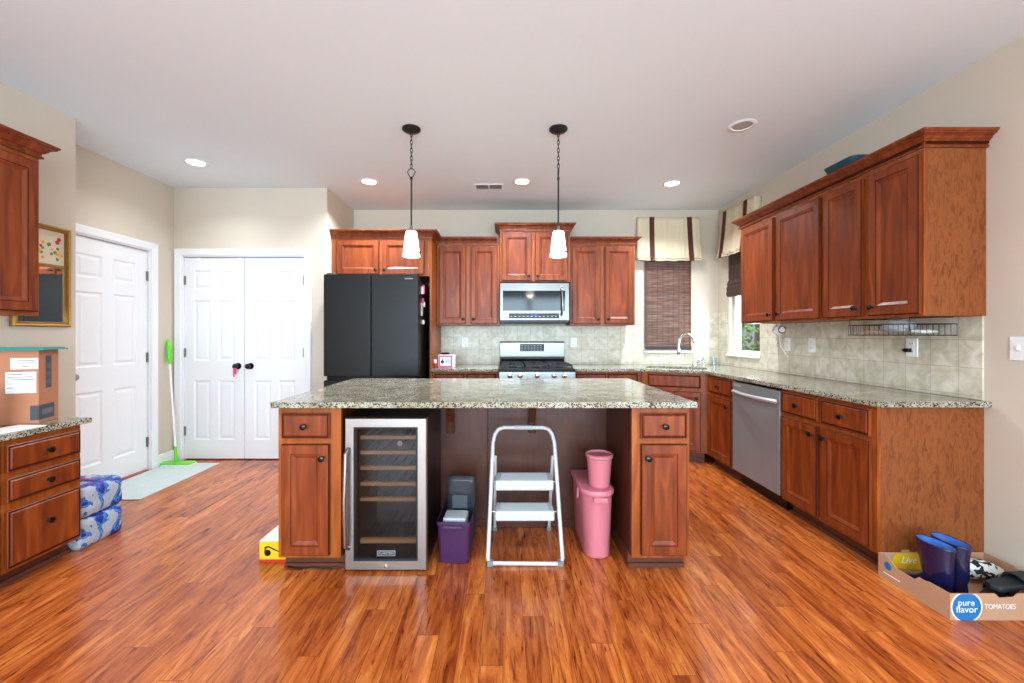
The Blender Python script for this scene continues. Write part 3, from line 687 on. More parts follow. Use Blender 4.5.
for i, (x0, wd) in enumerate(((0.986, 0.72), (0.266, 0.73), (-0.464, 0.72))):
    cabinet('island_cabinet', 'cherry island cabinet facing the range, '+('under the right end of the island top', 'in the middle of the island', 'under the left end of the island top')[i], (x0, 3.29, 0), PI, wd, 0.1, ZT, 0.53,
        doors=[(0.02, wd/2-0.01, 0.118, 0.690, (-0.035, -0.06)), (wd/2+0.01, wd-0.02, 0.118, 0.690, (0.035, -0.06))], drawers=[(0.02, wd/2-0.01, 0.718, 0.862, (0.16, 0.072)), (wd/2+0.01, wd-0.02, 0.718, 0.862, (0.16, 0.072))])

# left desk cabinets (local x runs away from the camera)
XD = -2.455
def desk(label, y0, w):
    t_ = cabinet('desk_cabinet', label, (XD, y0, 0), PI/2, w, 0.088, 0.746, -XN+XD-0.002,
        drawers=[(0.012, w-0.012, 0.585, 0.716, (w/2-0.012, 0.066)), (0.012, w-0.012, 0.432, 0.553, (w/2-0.012, 0.06)), (0.012, w-0.012, 0.105, 0.392, (w/2-0.012, 0.17))])
desk('low cherry desk cabinet with three drawers beside the water bottles', 2.03, 0.38)
desk('low cherry desk cabinet with three drawers, nearest the camera on the left wall', 1.08, 0.945)
uL = cabinet('wall_cabinet', 'cherry wall cabinet on the left wall beside the gilt mirror', (-2.60, 1.05, 0), PI/2, 1.275, 1.370, 2.250, 0.328,
    doors=[(0.02, 0.62, 1.392, 2.222, (-0.035, 0.05)), (0.66, 1.258, 1.392, 2.222, (0.035, 0.05))], toe=False)
c_ = crown('crown', [(-2.599, 1.05), (-2.599, 2.326), (XN+0.002, 2.326)], 2.251, uL, dent=False)
c_.matrix_parent_inverse = (Matrix.Translation(uL.location) @ Matrix.Rotation(PI/2, 4, 'Z')).inverted()

# ------------------------------------------------------------------ appliances
# refrigerator
fr = thing('refrigerator', 'large matte black french door refrigerator standing in the left alcove', 'refrigerator', (-1.715, 3.965, 0))
FW = 0.905
MB().box(0.01, FW-0.004, 0.085, 0.85, 0.03, 1.80).build('body', M['black'], fr, bevel=0.006)
for x0, x1 in ((0, FW/2-0.004), (FW/2+0.004, FW)):
    MB().box(x0, x1, 0, 0.078, 0.866, 1.842).build('door', M['slate'], fr, bevel=0.006)
for x0, x1 in ((0, FW/2-0.004), (FW/2+0.004, FW)):
    MB().box(x0, x1, 0, 0.078, 0.06, 0.825).build('freezer_door', M['slate'], fr, bevel=0.006)
MB().box(0.02, FW-0.02, 0.03, 0.08, 0.826, 0.865).build('handle_recess', M['black'], fr)
for x in (0.05, FW-0.09): MB().box(x-0.03, x+0.05, 0.02, 0.16, 1.8425, 1.858).build('hinge_cover', M['mesh'], fr, bevel=0.004)
for x in (0.06, FW-0.06):
    for y in (0.15, 0.78): MB().lathe([(0.02, 0), (0.02, 0.03)], (x, y, 0), 12).build('foot', M['black'], fr)
MB().box(FW-0.13, FW-0.05, -0.0012, -0.0002, 1.796, 1.804).build('brand_mark', M['grout'], fr)
fx = -1.715+FW-0.004+0.0005
mags = [(4.13, 1.72, 0.05, 0.075, 'paper', 'white photo magnet'), (4.20, 1.73, 0.06, 0.09, 'pinkp', 'pink cartoonish magnet'), (4.17, 1.63, 0.05, 0.05, 'pinkp', 'small pink magnet'), (4.12, 1.58, 0.06, 0.05, 'yellow', 'yellow rectangular magnet'),
        (4.23, 1.60, 0.05, 0.05, 'whitepl', 'small white round-edged magnet'), (4.10, 1.50, 0.05, 0.13, 'step', 'long grey paper clip magnet'), (4.17, 1.42, 0.07, 0.04, 'whitepl', 'lowest pale magnet')]
mags[1] = mags[1][:5]+('tall pink magnet',)
for y, z, wy, hz, mm, lab in mags:
    tag(MB().box(0, 0.012, 0, wy, 0, hz).build('refrigerator_magnet', M[mm], None, (fx, y, z-0.05), (0.0, 0, 0), 0.003), lab+' on the side of the black refrigerator', 'magnet', 'magnets on the refrigerator side')

# range
rg = thing('gas_range', 'stainless steel gas range with black grates between the back counters', 'range', (-0.040, 4.135, 0))
RW = 0.764
MB().box(0.002, RW-0.002, 0.06, 0.775, 0.03, 0.895).build('body', M['steelv'], rg, bevel=0.003)
MB().box(0.0, RW, 0.0, 0.745, 0.8955, 0.922).build('cooktop', M['black'], rg, bevel=0.006)
MB().extr([(0.0, 0.055, 0.80), (0, 0.0, 0.815), (0, 0.008, 0.894), (0, 0.058, 0.894)], (RW, 0, 0)).build('control_panel', M['steel'], rg, bevel=0.003)
for i, x in enumerate((0.11, 0.21, 0.38, 0.55, 0.65)):
    k = MB(); k.lathe([(0.026, 0.005), (0.026, -0.006), (0.022, -0.01), (0.021, -0.034), (0.016, -0.038)], (x, 0, 0.855), 20, 'y'); k.build('control_knob', M['chrome'], rg, smooth=True)
MB().box(0.01, RW-0.01, 0.012, 0.058, 0.22, 0.79).build('oven_door', M['steelv'], rg, bevel=0.004)
MB().box(0.12, RW-0.12, 0.009, 0.0118, 0.34, 0.66).build('oven_window', M['black'], rg)
hh = MB(); hh.tube([(0.06, -0.035, 0.745), (RW-0.06, -0.035, 0.745)], 0.012); hh.tube([(0.08, -0.035, 0.745), (0.08, 0.012, 0.745)], 0.008); hh.tube([(RW-0.08, -0.035, 0.745), (RW-0.08, 0.012, 0.745)], 0.008)
hh.build('oven_handle', M['steel'], rg, smooth=True)
MB().box(0.01, RW-0.01, 0.015, 0.058, 0.05, 0.21).build('storage_drawer', M['steelv'], rg, bevel=0.004)
for gx in (0.03, 0.275, 0.52):
    g = MB(); W_ = 0.215
    for x in (gx, gx+W_): g.box(x-0.006, x+0.006, 0.05, 0.66, 0.945, 0.96)
    for y in (0.05, 0.36, 0.66): g.box(gx, gx+W_, y-0.006, y+0.006, 0.945, 0.96)
    for y in (0.2, 0.51):
        g.box(gx, gx+0.08, y-0.005, y+0.005, 0.947, 0.962); g.box(gx+W_-0.08, gx+W_, y-0.005, y+0.005, 0.947, 0.962)
        g.box(gx+W_/2-0.005, gx+W_/2+0.005, y-0.12, y-0.04, 0.947, 0.962); g.box(gx+W_/2-0.005, gx+W_/2+0.005, y+0.04, y+0.12, 0.947, 0.962)
    for x in (gx, gx+W_):
        for y in (0.05, 0.66): g.box(x-0.007, x+0.007, y-0.007, y+0.007, 0.9225, 0.946)
    g.build('grate', M['iron'], rg)
    for y in (0.2, 0.51):
        MB().lathe([(0.045, 0.9225), (0.045, 0.93), (0.03, 0.934), (0.03, 0.941), (0.01, 0.943)], (gx+W_/2, y, 0), 20).build('burner', M['iron'], rg, smooth=True)
bgd = MB(); bgd.extr([(0.004, 0.752, 0.9), (0.004, 0.715, 1.01), (0.004, 0.715, 1.172), (0.004, 0.73, 1.185), (0.004, 0.775, 1.185), (0.004, 0.775, 0.9)], (RW-0.008, 0, 0)); bgd.build('backguard', M['steel'], rg, bevel=0.004)
MB().box(0.006, RW-0.006, 0.70, 0.714, 0.985, 1.006).build('vent_strip', M['black'], rg)
MB().box(0.24, 0.52, 0.712, 0.7148, 1.07, 1.155).build('display', M['ink'], rg)
for i in range(8):
    for j in range(2): pass
q = MB()
for i in range(7):
    for j in range(3): q.box(0.255+0.036*i, 0.255+0.036*i+0.02, 0.7105, 0.7119, 1.08+0.025*j, 1.09+0.025*j)
q.build('touch_buttons', M['grout'], rg)

# over-the-range microwave
mw = thing('microwave', 'stainless over-the-range microwave with black window above the stove', 'microwave', (-0.036, 4.50, 1.396))
MW = 0.756
MB().box(0, MW, 0.035, 0.418, 0.0, 0.432).build('body', M['black'], mw, bevel=0.003)
f = MB(); f.rings([[(x, y, z) for x, z in ((d, 0.02+d), (MW-d, 0.02+d), (MW-d, 0.432-d), (d, 0.432-d))] for d, y in ((0, 0.034), (0, 0.006), (0.006, 0.0))]); f.build('door', M['steel'], mw)
MB().box(0.035, 0.71, -0.003, -0.0004, 0.128, 0.345).build('window', M['bglass'], mw, bevel=0.001)
MB().box(0.10, 0.645, -0.003, -0.0004, 0.045, 0.10).build('control_strip', M['black'], mw, bevel=0.001)
q = MB()
for i in range(12): q.box(0.115+i*0.044, 0.115+i*0.044+0.022, -0.0042, -0.0031, 0.064, 0.07)
q.build('touch_buttons', M['grout'], mw)
MB().box(0.33, 0.41, -0.0042, -0.0031, 0.077, 0.088).build('clock_display', M['bluep'], mw)
hh = MB(); hh.tube([(0.668, -0.012, 0.075), (0.674, -0.034, 0.12), (0.676, -0.04, 0.22), (0.674, -0.034, 0.34), (0.668, -0.012, 0.385)], 0.011); hh.build('handle', M['nickel'], mw, smooth=True)
MB().box(0.05, MW-0.05, 0.06, 0.38, -0.006, -0.0005).build('grease_filter', M['mesh'], mw)

# dishwasher
dw = thing('dishwasher', 'stainless steel dishwasher with curved handle in the right counter run', 'dishwasher', (XF-0.012, 3.572, 0), -PI/2)
DW = 0.606
MB().box(0.006, DW-0.006, 0.03, 0.56, 0.10, 0.872).build('body', M['black'], dw)
MB().box(0, DW, 0, 0.029, 0.112, 0.862).build('door', M['dwsteel'], dw, bevel=0.005)
MB().box(0.02, DW-0.02, 0.07, 0.09, 0.0, 0.098).build('toe_plate', M['black'], dw)
hp = [(0.025, -0.002, 0.782)]+[(0.03+0.546*i/10, -0.012-0.034*math.sin(PI*i/10), 0.782) for i in range(11)]+[(DW-0.025, -0.002, 0.782)]
hh = MB(); hh.tube(hp, 0.015, 10); hh.build('handle', M['steelh'], dw, smooth=True)
MB().box(0.03, 0.13, -0.0015, -0.0003, 0.83, 0.845).build('badge', M['grout'], dw)

# wine cooler
wc = thing('wine_cooler', 'stainless framed glass-door wine cooler with wooden shelves under the island', 'wine cooler', (-0.842, 2.205, 0))
CW = 0.437; CH = 0.822
q = MB(); q.box(0.0, 0.03, 0.045, 0.50, 0.02, CH); q.box(CW-0.03, CW, 0.045, 0.50, 0.02, CH); q.box(0.03, CW-0.03, 0.045, 0.50, CH-0.03, CH); q.box(0.03, CW-0.03, 0.045, 0.50, 0.02, 0.06); q.box(0.03, CW-0.03, 0.47, 0.50, 0.06, CH-0.03)
q.build('body', M['black'], wc)
q = MB(); q.box(0.031, CW-0.031, 0.46, 0.469, 0.061, CH-0.031); q.box(0.031, 0.034, 0.05, 0.46, 0.061, CH-0.031); q.box(CW-0.034, CW-0.031, 0.05, 0.46, 0.061, CH-0.031); q.build('liner', M['vin'], wc)
q = MB(); q.rings([[(x0, 0.04, z0), (x1, 0.04, z0), (x1, 0.04, z1), (x0, 0.04, z1)] for x0, x1, z0, z1 in ((0, CW, 0.015, CH),)][:1], False, False)
q.bm.free(); q = MB()
fo, fi = (0, CW, 0.012, CH), (0.048, CW-0.048, 0.062, CH-0.048)
def rc(b_, y, d=0): return [(b_[0]+d, y, b_[2]+d), (b_[1]-d, y, b_[2]+d), (b_[1]-d, y, b_[3]-d), (b_[0]+d, y, b_[3]-d)]
q.rings([rc(fi, 0.04), rc(fo, 0.04), rc(fo, 0.005), rc(fo, 0.0, 0.005), rc(fi, 0.0), rc(fi, 0.04)], False, False)
dr_ = q.build('door_frame', M['steelf'], wc, weld=True)
MB().box(fi[0], fi[1], 0.014, 0.02, fi[2], fi[3]).build('glass', M['cglass'], wc)
q = MB(); q.rings([rc(fi, 0.012, -0.001), rc(fi, 0.012, 0.012), rc(fi, 0.0135, 0.012), rc(fi, 0.0135, -0.001)], False, False); q.build('black_border', M['black'], wc)
hh = MB(); hh.tube([(0.022, 0, 0.13), (0.016, -0.03, 0.15), (0.012, -0.038, 0.39), (0.016, -0.03, 0.64), (0.022, 0, 0.66)], 0.011, 10); hh.build('handle', M['steelf'], wc, smooth=True)
MB().lathe([(0.008, 0), (0.008, -0.004), (0.004, -0.005)], (CW/2, 0, 0.036), 14, 'y').build('lock', M['chrome'], wc)
for z in (0.703, 0.620, 0.536, 0.449, 0.364, 0.135):
    MB().box(0.062, CW-0.058, 0.06, 0.085, z-0.009, z+0.009 if z > 0.2 else z+0.016).build('shelf_front', M['beech'], wc, bevel=0.002)
    q = MB()
    for i in range(7): x = 0.07+i*(CW-0.14)/6; q.tube([(x, 0.086, z), (x, 0.455, z)], 0.0035, 6)
    q.build('shelf_rack', M['nickel'], wc)
MB().box(CW/2-0.048, CW/2+0.048, 0.0095, 0.0118, 0.085, 0.112).build('badge', M['grout'], wc)
MB().box(CW/2-0.0455, CW/2+0.0455, 0.0088, 0.0094, 0.0875, 0.1095).build('badge_field', M['black'], wc)
text('badge_lettering', 'KLARSTEIN', 0.016, M['grout'], wc, (CW/2, 0.0084, 0.0985), (PI/2, 0, 0), 0.0003)
for x in (0.03, CW-0.03):
    for y in (0.07, 0.48): MB().lathe([(0.014, 0), (0.014, 0.02)], (x, y, 0), 10).build('foot', M['black'], wc)
bt = MB(); bt.lathe([(0.003, 0.0), (0.036, 0.002), (0.038, 0.01), (0.038, 0.20), (0.03, 0.23), (0.015, 0.25), (0.014, 0.31), (0.016, 0.315), (0.014, 0.325)], (0, 0, 0), 18, 'y')
wb = bt.build('wine_bottle', pm('dark_bottle_glass', (34, 26, 18), 0.12), None, (-0.842+0.27, 2.69, 0.700), (0, 0, PI), smooth=True)
tag(wb, 'single dark bottle lying on the second rack in the wine cooler', 'bottle')
MB().lathe([(0.0145, 0.3255), (0.0145, 0.332), (0.006, 0.334)], (0, 0, 0), 14, 'y').build('glint_disc', M['whitepl'], wb, smooth=True)  # white disc stands in for a light reflection in the cooler
wb.location = (-0.842+0.27, 2.63, 0.6625)

# ------------------------------------------------------------------ lights in the ceiling
def can(x, y, label, lit=True, k=1.0):
    t_ = thing('recessed_light', label, 'ceiling light', (x, y, ZC), 0, 'recessed ceiling lights' if lit else None)
    q = MB(); q.lathe([(0.066, -0.001), (0.088, -0.001), (0.094, -0.004), (0.088, -0.008), (0.068, -0.009), (0.064, -0.004)], (0, 0, 0), 32, cap0=False, cap1=False); q.build('trim_ring', M['whitepl'], t_, smooth=True)
    MB().lathe([(0.065, -0.001), (0.065, -0.003), (0.04, -0.005)], (0, 0, 0), 32).build('lens' if lit else 'baffle', M['lens' if lit else 'baffle'], t_)
    if lit: area('lamp', (0, 0, -0.012), (0, 0, 0), 0.12, 0.12, CAN_W*k, (0.88, 0.96, 1.0), 'DISK', t_, spread=math.radians(135))
    return t_
can(-2.624, 3.547, 'lit round recessed ceiling light in front of the closet doors', k=0.24)
can(-1.288, 3.99, 'lit round recessed ceiling light above the refrigerator')
can(0.183, 3.99, 'lit round recessed ceiling light just right of the ceiling vent')
can(1.644, 4.04, 'lit round recessed ceiling light nearest the windows')
can(1.683, 2.92, 'unlit round recessed fixture above the right wall cabinets', False)
for i, (x, y) in enumerate(((1.15, 0.70), (-1.6, 0.75), (-0.2, -1.2), (1.3, -1.8), (-1.8, -1.8))):
    can(x, y, ('lit recessed ceiling light behind the camera, right of the island line', 'lit recessed ceiling light near the camera on the left', 'lit recessed ceiling light in the middle behind the camera', 'lit recessed ceiling light far behind the camera on the right', 'lit recessed ceiling light far behind the camera on the left')[i], k=0.6)
vt = thing('ceiling_vent', 'small white rectangular air vent in the ceiling above the range', 'vent', (-0.14, 4.13, ZC))
q = MB(); q.rings([[(-0.145+d, -0.075+d, z), (0.145-d, -0.075+d, z), (0.145-d, 0.075-d, z), (-0.145+d, 0.075-d, z)] for d, z in ((0, -0.001), (0, -0.006), (0.018, -0.008), (0.018, -0.001))], False, False); q.box(-0.006, 0.006, -0.057, 0.057, -0.008, -0.002); q.build('frame', M['whitepl'], vt)
MB().box(-0.127, 0.127, -0.057, 0.057, -0.002, -0.001).build('duct', M['mesh'], vt)
q = MB()
for i in range(9): y = -0.05+i*0.0125; q.extr([(-0.127, y, -0.007), (-0.127, y+0.007, -0.0025), (-0.127, y+0.008, -0.003), (-0.127, y+0.001, -0.0075)], (0.254, 0, 0))
q.build('louvre', M['baffle'], vt)

def pendant(x, y, label, spread):
    t_ = thing('pendant_light', label, 'pendant light', (x, y, ZC), 0, 'pendant lights over the island')
    MB().lathe([(0.066, -0.0005), (0.066, -0.010), (0.055, -0.020), (0.02, -0.026), (0.008, -0.03)], (0, 0, 0), 28).build('canopy', M['iron'], t_, smooth=True)
    n = 9; top = -0.03; L = 0.034
    for i in range(n):
        z = top-0.012-i*0.0285; a = PI/2*(i % 2)
        pts = [(math.cos(a)*0.0075*math.cos(th), math.sin(a)*0.0075*math.cos(th), z+0.0185*math.sin(th)) for th in [j*PI/6 for j in range(12)]]
        MB().tube(pts, 0.0030, 6, closed=True).build('chain_link', M['iron'], t_)
    zb = top-0.012-(n-1)*0.0285-0.018
    q = MB()
    for a in ([0, PI] if spread else [PI/2, -PI/2]):
        c_, s_ = math.cos(a), math.sin(a)
        q.tube([(0, 0, zb+0.004), (c_*0.018, s_*0.018, zb-0.006), (c_*0.028, s_*0.028, zb-0.024), (c_*0.015, s_*0.015, zb-0.05), (c_*0.003, s_*0.003, zb-0.065)], 0.0035, 6)
    q.lathe([(0.007, zb-0.06), (0.011, zb-0.068), (0.007, zb-0.08)], (0, 0, 0), 12)
    q.build('hook', M['iron'], t_, smooth=True)
    MB().tube([(0, 0, zb-0.075), (0, 0, -0.715)], 0.0058, 8).build('stem', M['iron'], t_)
    MB().lathe([(0.007, -0.695), (0.012, -0.71), (0.016, -0.735), (0.034, -0.742)], (0, 0, 0), 20).build('socket_cap', M['nickel'], t_, smooth=True)
    sh = MB(); sh.lathe([(0.035, -0.738), (0.040, -0.75), (0.052, -0.85), (0.060, -0.915), (0.057, -0.915), (0.049, -0.85), (0.037, -0.752), (0.033, -0.742)], (0, 0, 0), 28, cap0=False, cap1=False); sh.build('glass_shade', M['glassw'], t_, smooth=True)
    MB().lathe([(0.0605, -0.882), (0.0665, -0.884), (0.0665, -0.894), (0.0605, -0.896)], (0, 0, 0), 28, cap0=False, cap1=False).build('band', M['nickel'], t_, smooth=True)
    l = bpy.data.lights.new('bulb', 'POINT'); l.energy = PEND_W; l.color = (1, 0.92, 0.8); l.shadow_soft_size = 0.03
    o = bpy.data.objects.new('bulb', l); C.objects.link(o); o.parent = t_; o.location = (0, 0, -0.90)
pendant(-0.656, 2.97, 'left pendant lamp with white glass shade and open wire hook above the island', True)
pendant(0.396, 2.97, 'right pendant lamp with white glass shade and narrow hook above the island', False)

# ------------------------------------------------------------------ window dressings
def valance(label, loc, rz, w, z1, z0, dep=0.10, us=(0.22, 0.83)):
    t_ = thing('window_valance', label, 'valance', loc, rz, 'striped window valances')
    def fy(u):     # soft folds
        return -dep+0.006*math.sin(u*9)+0.004*math.sin(u*23+1)
    nx, nz = 44, 14; q = MB(); G = []
    for j in range(nz+1):
        v = j/nz; row = []
        for i in range(nx+1):
            u = i/nx; fl = 0.018*v*v; x = w*u+(u-0.5)*2*0.012*v
            zz = z1+(z0-z1)*v-0.008*math.sin(PI*u)*v+0.004*math.sin(u*31)*v
            y = fy(u*w*4)*(0.75+0.25*v)-fl
            row.append(q.bm.verts.new((x, y, zz)))
        G.append(row)
    for j in range(nz):
        for i in range(nx): q.face([G[j][i], G[j][i+1], G[j+1][i+1], G[j+1][i]])
    for col, sgn in ((0, -1), (nx, 1)):
        bk = [q.bm.verts.new((G[j][col].co.x, -0.003, G[j][col].co.z)) for j in range(nz+1)]
        for j in range(nz): q.face([G[j][col], G[j+1][col], bk[j+1], bk[j]])
    tb = [q.bm.verts.new((G[0][i].co.x, -0.003, z1)) for i in range(nx+1)]
    for i in range(nx): q.face([G[0][i], G[0][i+1], tb[i+1], tb[i]])
    q.build('fabric', M['cloth'], t_, smooth='all', weld=True, solid=0.003)
    # folded lower hems
    for k_ in range(2):
        q = MB(); rs = []
        for i in range(31):
            u = i/30; x = w*u+(u-0.5)*2*0.012; y = fy(u*w*4)-0.018-0.002*k_; z = z0+0.012-0.024*k_-0.008*math.sin(PI*u)+0.004*math.sin(u*31)
            rs.append([(x, y-0.010, z), (x, y-0.006, z-0.012), (x, y+0.004, z-0.012), (x, y+0.004, z+0.008)])
        q.rings(rs).build('hem_fold', M['cloth'], t_, smooth=True)
    for uc in us:
        q = MB(); rs = []; hw = 0.026
        for j in range(16):
            v = j/15*1.06; zz = z1+(z0-z1)*v-0.008*math.sin(PI*uc)*min(v, 1)
            y0_ = fy((uc)*w*4)*(0.75+0.25*min(v, 1))-0.018*v*v-0.012
            x = w*uc+(uc-0.5)*2*0.012*v
            rs.append([(x-hw, y0_, zz), (x+hw, y0_, zz), (x+hw, y0_+0.012, zz), (x-hw, y0_+0.012, zz)])
        q.rings(rs).build('ribbon_stripe', M['band'], t_, smooth=True)
    return t_
valance('cream valance with maroon stripes over the bamboo blind on the back wall', (1.575, YB-0.002, 0), 0, 0.72, 2.635, 2.15)
valance('cream valance with maroon stripes over the side window on the right wall', (XR-0.002, 4.72, 0), -PI/2, 0.63, 2.635, 2.15, us=(0.16, 0.78))
# lowered bamboo blind
bl = thing('bamboo_blind', 'fully lowered brown woven bamboo blind in the back wall window', 'window blind', (1.678, YB-0.012, 0))
q = MB(); random.seed(3); z = 2.42
while z > 1.135:
    h_ = random.choice((0.006, 0.007, 0.009, 0.012)); y = random.uniform(-0.002, 0.002)
    q.box(0, 0.546, y-0.004, y, z-h_+0.001, z); z -= h_
q.build('slats', M['bamboo'], bl)
q = MB()
for i in range(9): x = 0.02+i*0.063; q.box(x-0.0015, x+0.0015, -0.008, -0.0062, 1.09, 2.42)
q.build('warp_thread', M['bamboo2'], bl)
q = MB(); q.box(0, 0.546, -0.02, 0.0, 1.088, 1.128); q.build('bottom_roll', M['bamboo2'], bl, bevel=0.006)
# raised roman bamboo blind
rbn = thing('bamboo_blind', 'dark bamboo blind raised into thick folds in the side window', 'window blind', (XR-0.006, 4.67, 0), -PI/2)
q = MB(); z = 2.3
while z > 1.84:
    h_ = random.choice((0.008, 0.01)); q.box(0, 0.53, -0.012+random.uniform(-0.002, 0.002), 0.0, z-h_+0.001, z); z -= h_
q.build('slats', M['bamboo2'], rbn)
for k_, (zz, r1, r2) in enumerate(((1.83, 0.026, 0.040), (1.775, 0.032, 0.042), (1.725, 0.036, 0.042))):
    q = MB(); q.rings([[(x, -0.004+r1*math.cos(a)*0.98, zz+r2*math.sin(a)) for a in [i*PI/8 for i in range(16)]] for x in (0, 0.53)])
    q.build('fold', M['bamboo2'], rbn, smooth=True)

# tree outside the side window
tr = thing('tree', 'sunlit green tree outside the side window', 'tree', (6.3, 10.3, 0))
MB().tube([(0, 0, -0.6), (0.05, 0, 0.8), (0.1, 0.1, 2.0)], [0.14, 0.11, 0.06], 10).build('trunk', M['bark'], tr)
q = MB(); random.seed(11)
for i in range(2600):
    a = random.uniform(0, 2*PI); u = random.uniform(-1, 1); r = random.uniform(0.35, 1)**0.5; s_ = math.sqrt(1-u*u)
    c_ = Vector((1.5*r*s_*math.cos(a), 1.5*r*s_*math.sin(a), 1.5+1.7*r*u)); d1_ = Vector((random.gauss(0, 1), random.gauss(0, 1), random.gauss(0, 1))).normalized()*0.085
    d2_ = d1_.cross(Vector((random.gauss(0, 1), random.gauss(0, 1), 0.3))).normalized()*0.04
    q.face([q.bm.verts.new(c_+v) for v in (d1_, d2_, -d1_, -d2_)])
q.build('foliage', M['leafm'], tr)
gr_ = MB(); gr_.box(3.2, 30, -5, 30, -0.7, -0.6); struct(gr_.build('lawn_ground', pm('grass', (120, 150, 70), 0.9, noise=0.3, nscale=3)))

# ------------------------------------------------------------------ sink, faucet
c, s = math.cos(ang), math.sin(ang)
sk = MB(); rr = round_rect(0.028, 0.622, 0.088, 0.442, 0.05, 4)
def sc_(k_): return [(0.325+(x-0.325)*k_, 0.265+(y-0.265)*k_) for x, y in rr]
rs = [[(*sl2w(x, y), z) for x, y in sc_(k_)] for k_, z in ((1.03, 0.8835), (0.998, 0.8835), (0.985, 0.72), (0.9, 0.69), (0.1, 0.685), (0.1, 0.675), (0.93, 0.68), (1.0, 0.71), (1.01, 0.875), (1.03, 0.878))]
tag(sk.rings(rs, False, False).build('sink', M['steel'], None, smooth=True), 'stainless undermount sink set in the corner counter', 'sink')
fa = thing('faucet', 'tall chrome gooseneck kitchen faucet behind the corner sink', 'faucet', (*sl2w(0.50, 0.50), ZG+0.0005), ang)
MB().lathe([(0.028, 0), (0.028, 0.008), (0.02, 0.016), (0.017, 0.05), (0.015, 0.06)], (0, 0, 0), 20).build('base', M['chrome'], fa, smooth=True)
pts = [(0, 0, 0.055), (0, 0, 0.25)]+[(-0.075+0.075*math.cos(a), -0.055+0.055*math.cos(a), 0.25+0.11*math.sin(a)) for a in [PI*i/12 for i in range(1, 12)]]+[(-0.15, -0.11, 0.25), (-0.152, -0.112, 0.20)]
MB().tube(pts, 0.0125, 12).build('neck', M['chrome'], fa, smooth=True)
MB().lathe([(0.014, 0), (0.019, 0.01), (0.019, 0.055), (0.013, 0.07)], (-0.153, -0.113, 0.135), 14).build('spray_head', M['chrome'], fa, smooth=True)
q = MB(); q.tube([(0.01, 0, 0.045), (0.06, 0.0, 0.06), (0.10, -0.01, 0.085)], [0.011, 0.009, 0.007], 10); q.build('lever', M['chrome'], fa, smooth=True)
sd = thing('soap_dispenser', 'short chrome soap pump on the counter right of the faucet', 'soap dispenser', (2.23, 4.62, ZG+0.0005))
MB().lathe([(0.018, 0), (0.018, 0.01), (0.012, 0.02), (0.011, 0.06)], n=16).build('base', M['chrome'], sd, smooth=True)
MB().tube([(0, 0, 0.055), (0, 0, 0.09), (-0.03, -0.03, 0.092)], 0.007, 8).build('spout', M['chrome'], sd, smooth=True)
gl_ = MB(); gl_.lathe([(0.004, 0.003), (0.026, 0.003), (0.032, 0.09), (0.034, 0.09), (0.028, 0.0), (0.004, 0.0)], (2.42, 4.76, ZG+0.0005), 20, cap0=False, cap1=False)
tag(gl_.build('drinking_glass', M['tumbler'], None, smooth=True), 'clear drinking glass standing in the back corner of the counter', 'glass')

# ------------------------------------------------------------------ outlets and switches
def plate(name, label, loc, rz, kind='outlet', w=0.072, h=0.116):
    t_ = thing(name, label, 'outlet' if kind != 'switch' else 'light switch', loc, rz, 'white wall outlets' if kind == 'outlet' else None)
    MB().box(-w/2, w/2, -0.006, -0.0002, -h/2, h/2).build('cover_plate', M['whitepl'], t_, bevel=0.002)
    if kind == 'switch':
        for x in ((-0.023, 0.023) if w > 0.1 else (0,)):
            MB().box(x-0.005, x+0.005, -0.016, -0.0062, -0.008, 0.014).build('toggle', M['whitepl'], t_, bevel=0.001)
            MB().box(x-0.006, x+0.006, -0.0068, -0.0061, -0.013, -0.008).build('slot', M['step'], t_)
    else:
        for z in (-0.025, 0.025):
            MB().box(-0.017, 0.017, -0.0085, -0.0062, z-0.014, z+0.014).build('socket', M['whitepl'], t_, bevel=0.001)
            q = MB(); q.box(-0.009, -0.006, -0.0092, -0.0086, z-0.005, z+0.006); q.box(0.006, 0.009, -0.0092, -0.0086, z-0.005, z+0.006); q.build('slot', M['mesh'], t_)
    return t_
yb = YB-0.0095; xb = XR-0.0095
plate('wall_outlet', 'white outlet on the back tiles above the pink toy radio', (-0.45, yb, 1.174), 0)
plate('wall_outlet', 'white outlet on the back tiles just right of the range', (0.836, yb, 1.172), 0)
plate('wall_outlet', 'white outlet on the back tiles left of the bamboo blind', (1.482, yb, 1.180), 0)
plate('wall_outlet', 'white outlet on the right tiles, the farther of the two side by side', (xb, 3.71, 1.177), -PI/2)
plate('wall_outlet', 'white outlet on the right tiles, the nearer of the two side by side', (xb, 3.415, 1.177), -PI/2)
o_ = plate('wall_outlet', 'white outlet with a black plug under the wire basket', (xb, 2.58, 1.185), -PI/2)
pl = MB(); pl.box(-0.016, 0.016, -0.034, -0.0095, -0.012, 0.012); pl.box(-0.03, 0.0, -0.030, -0.014, -0.006, 0.006); tag(pl.build('black_plug', M['black'], None, (xb, 2.59, 1.168), (0, 0, -PI/2), 0.003), 'small black plug pushed into the outlet under the wire basket', 'plug')
plate('light_switch', 'white double light switch on the right wall near the frame edge', (XR, 2.03, 1.196), -PI/2, 'switch', 0.118, 0.118)

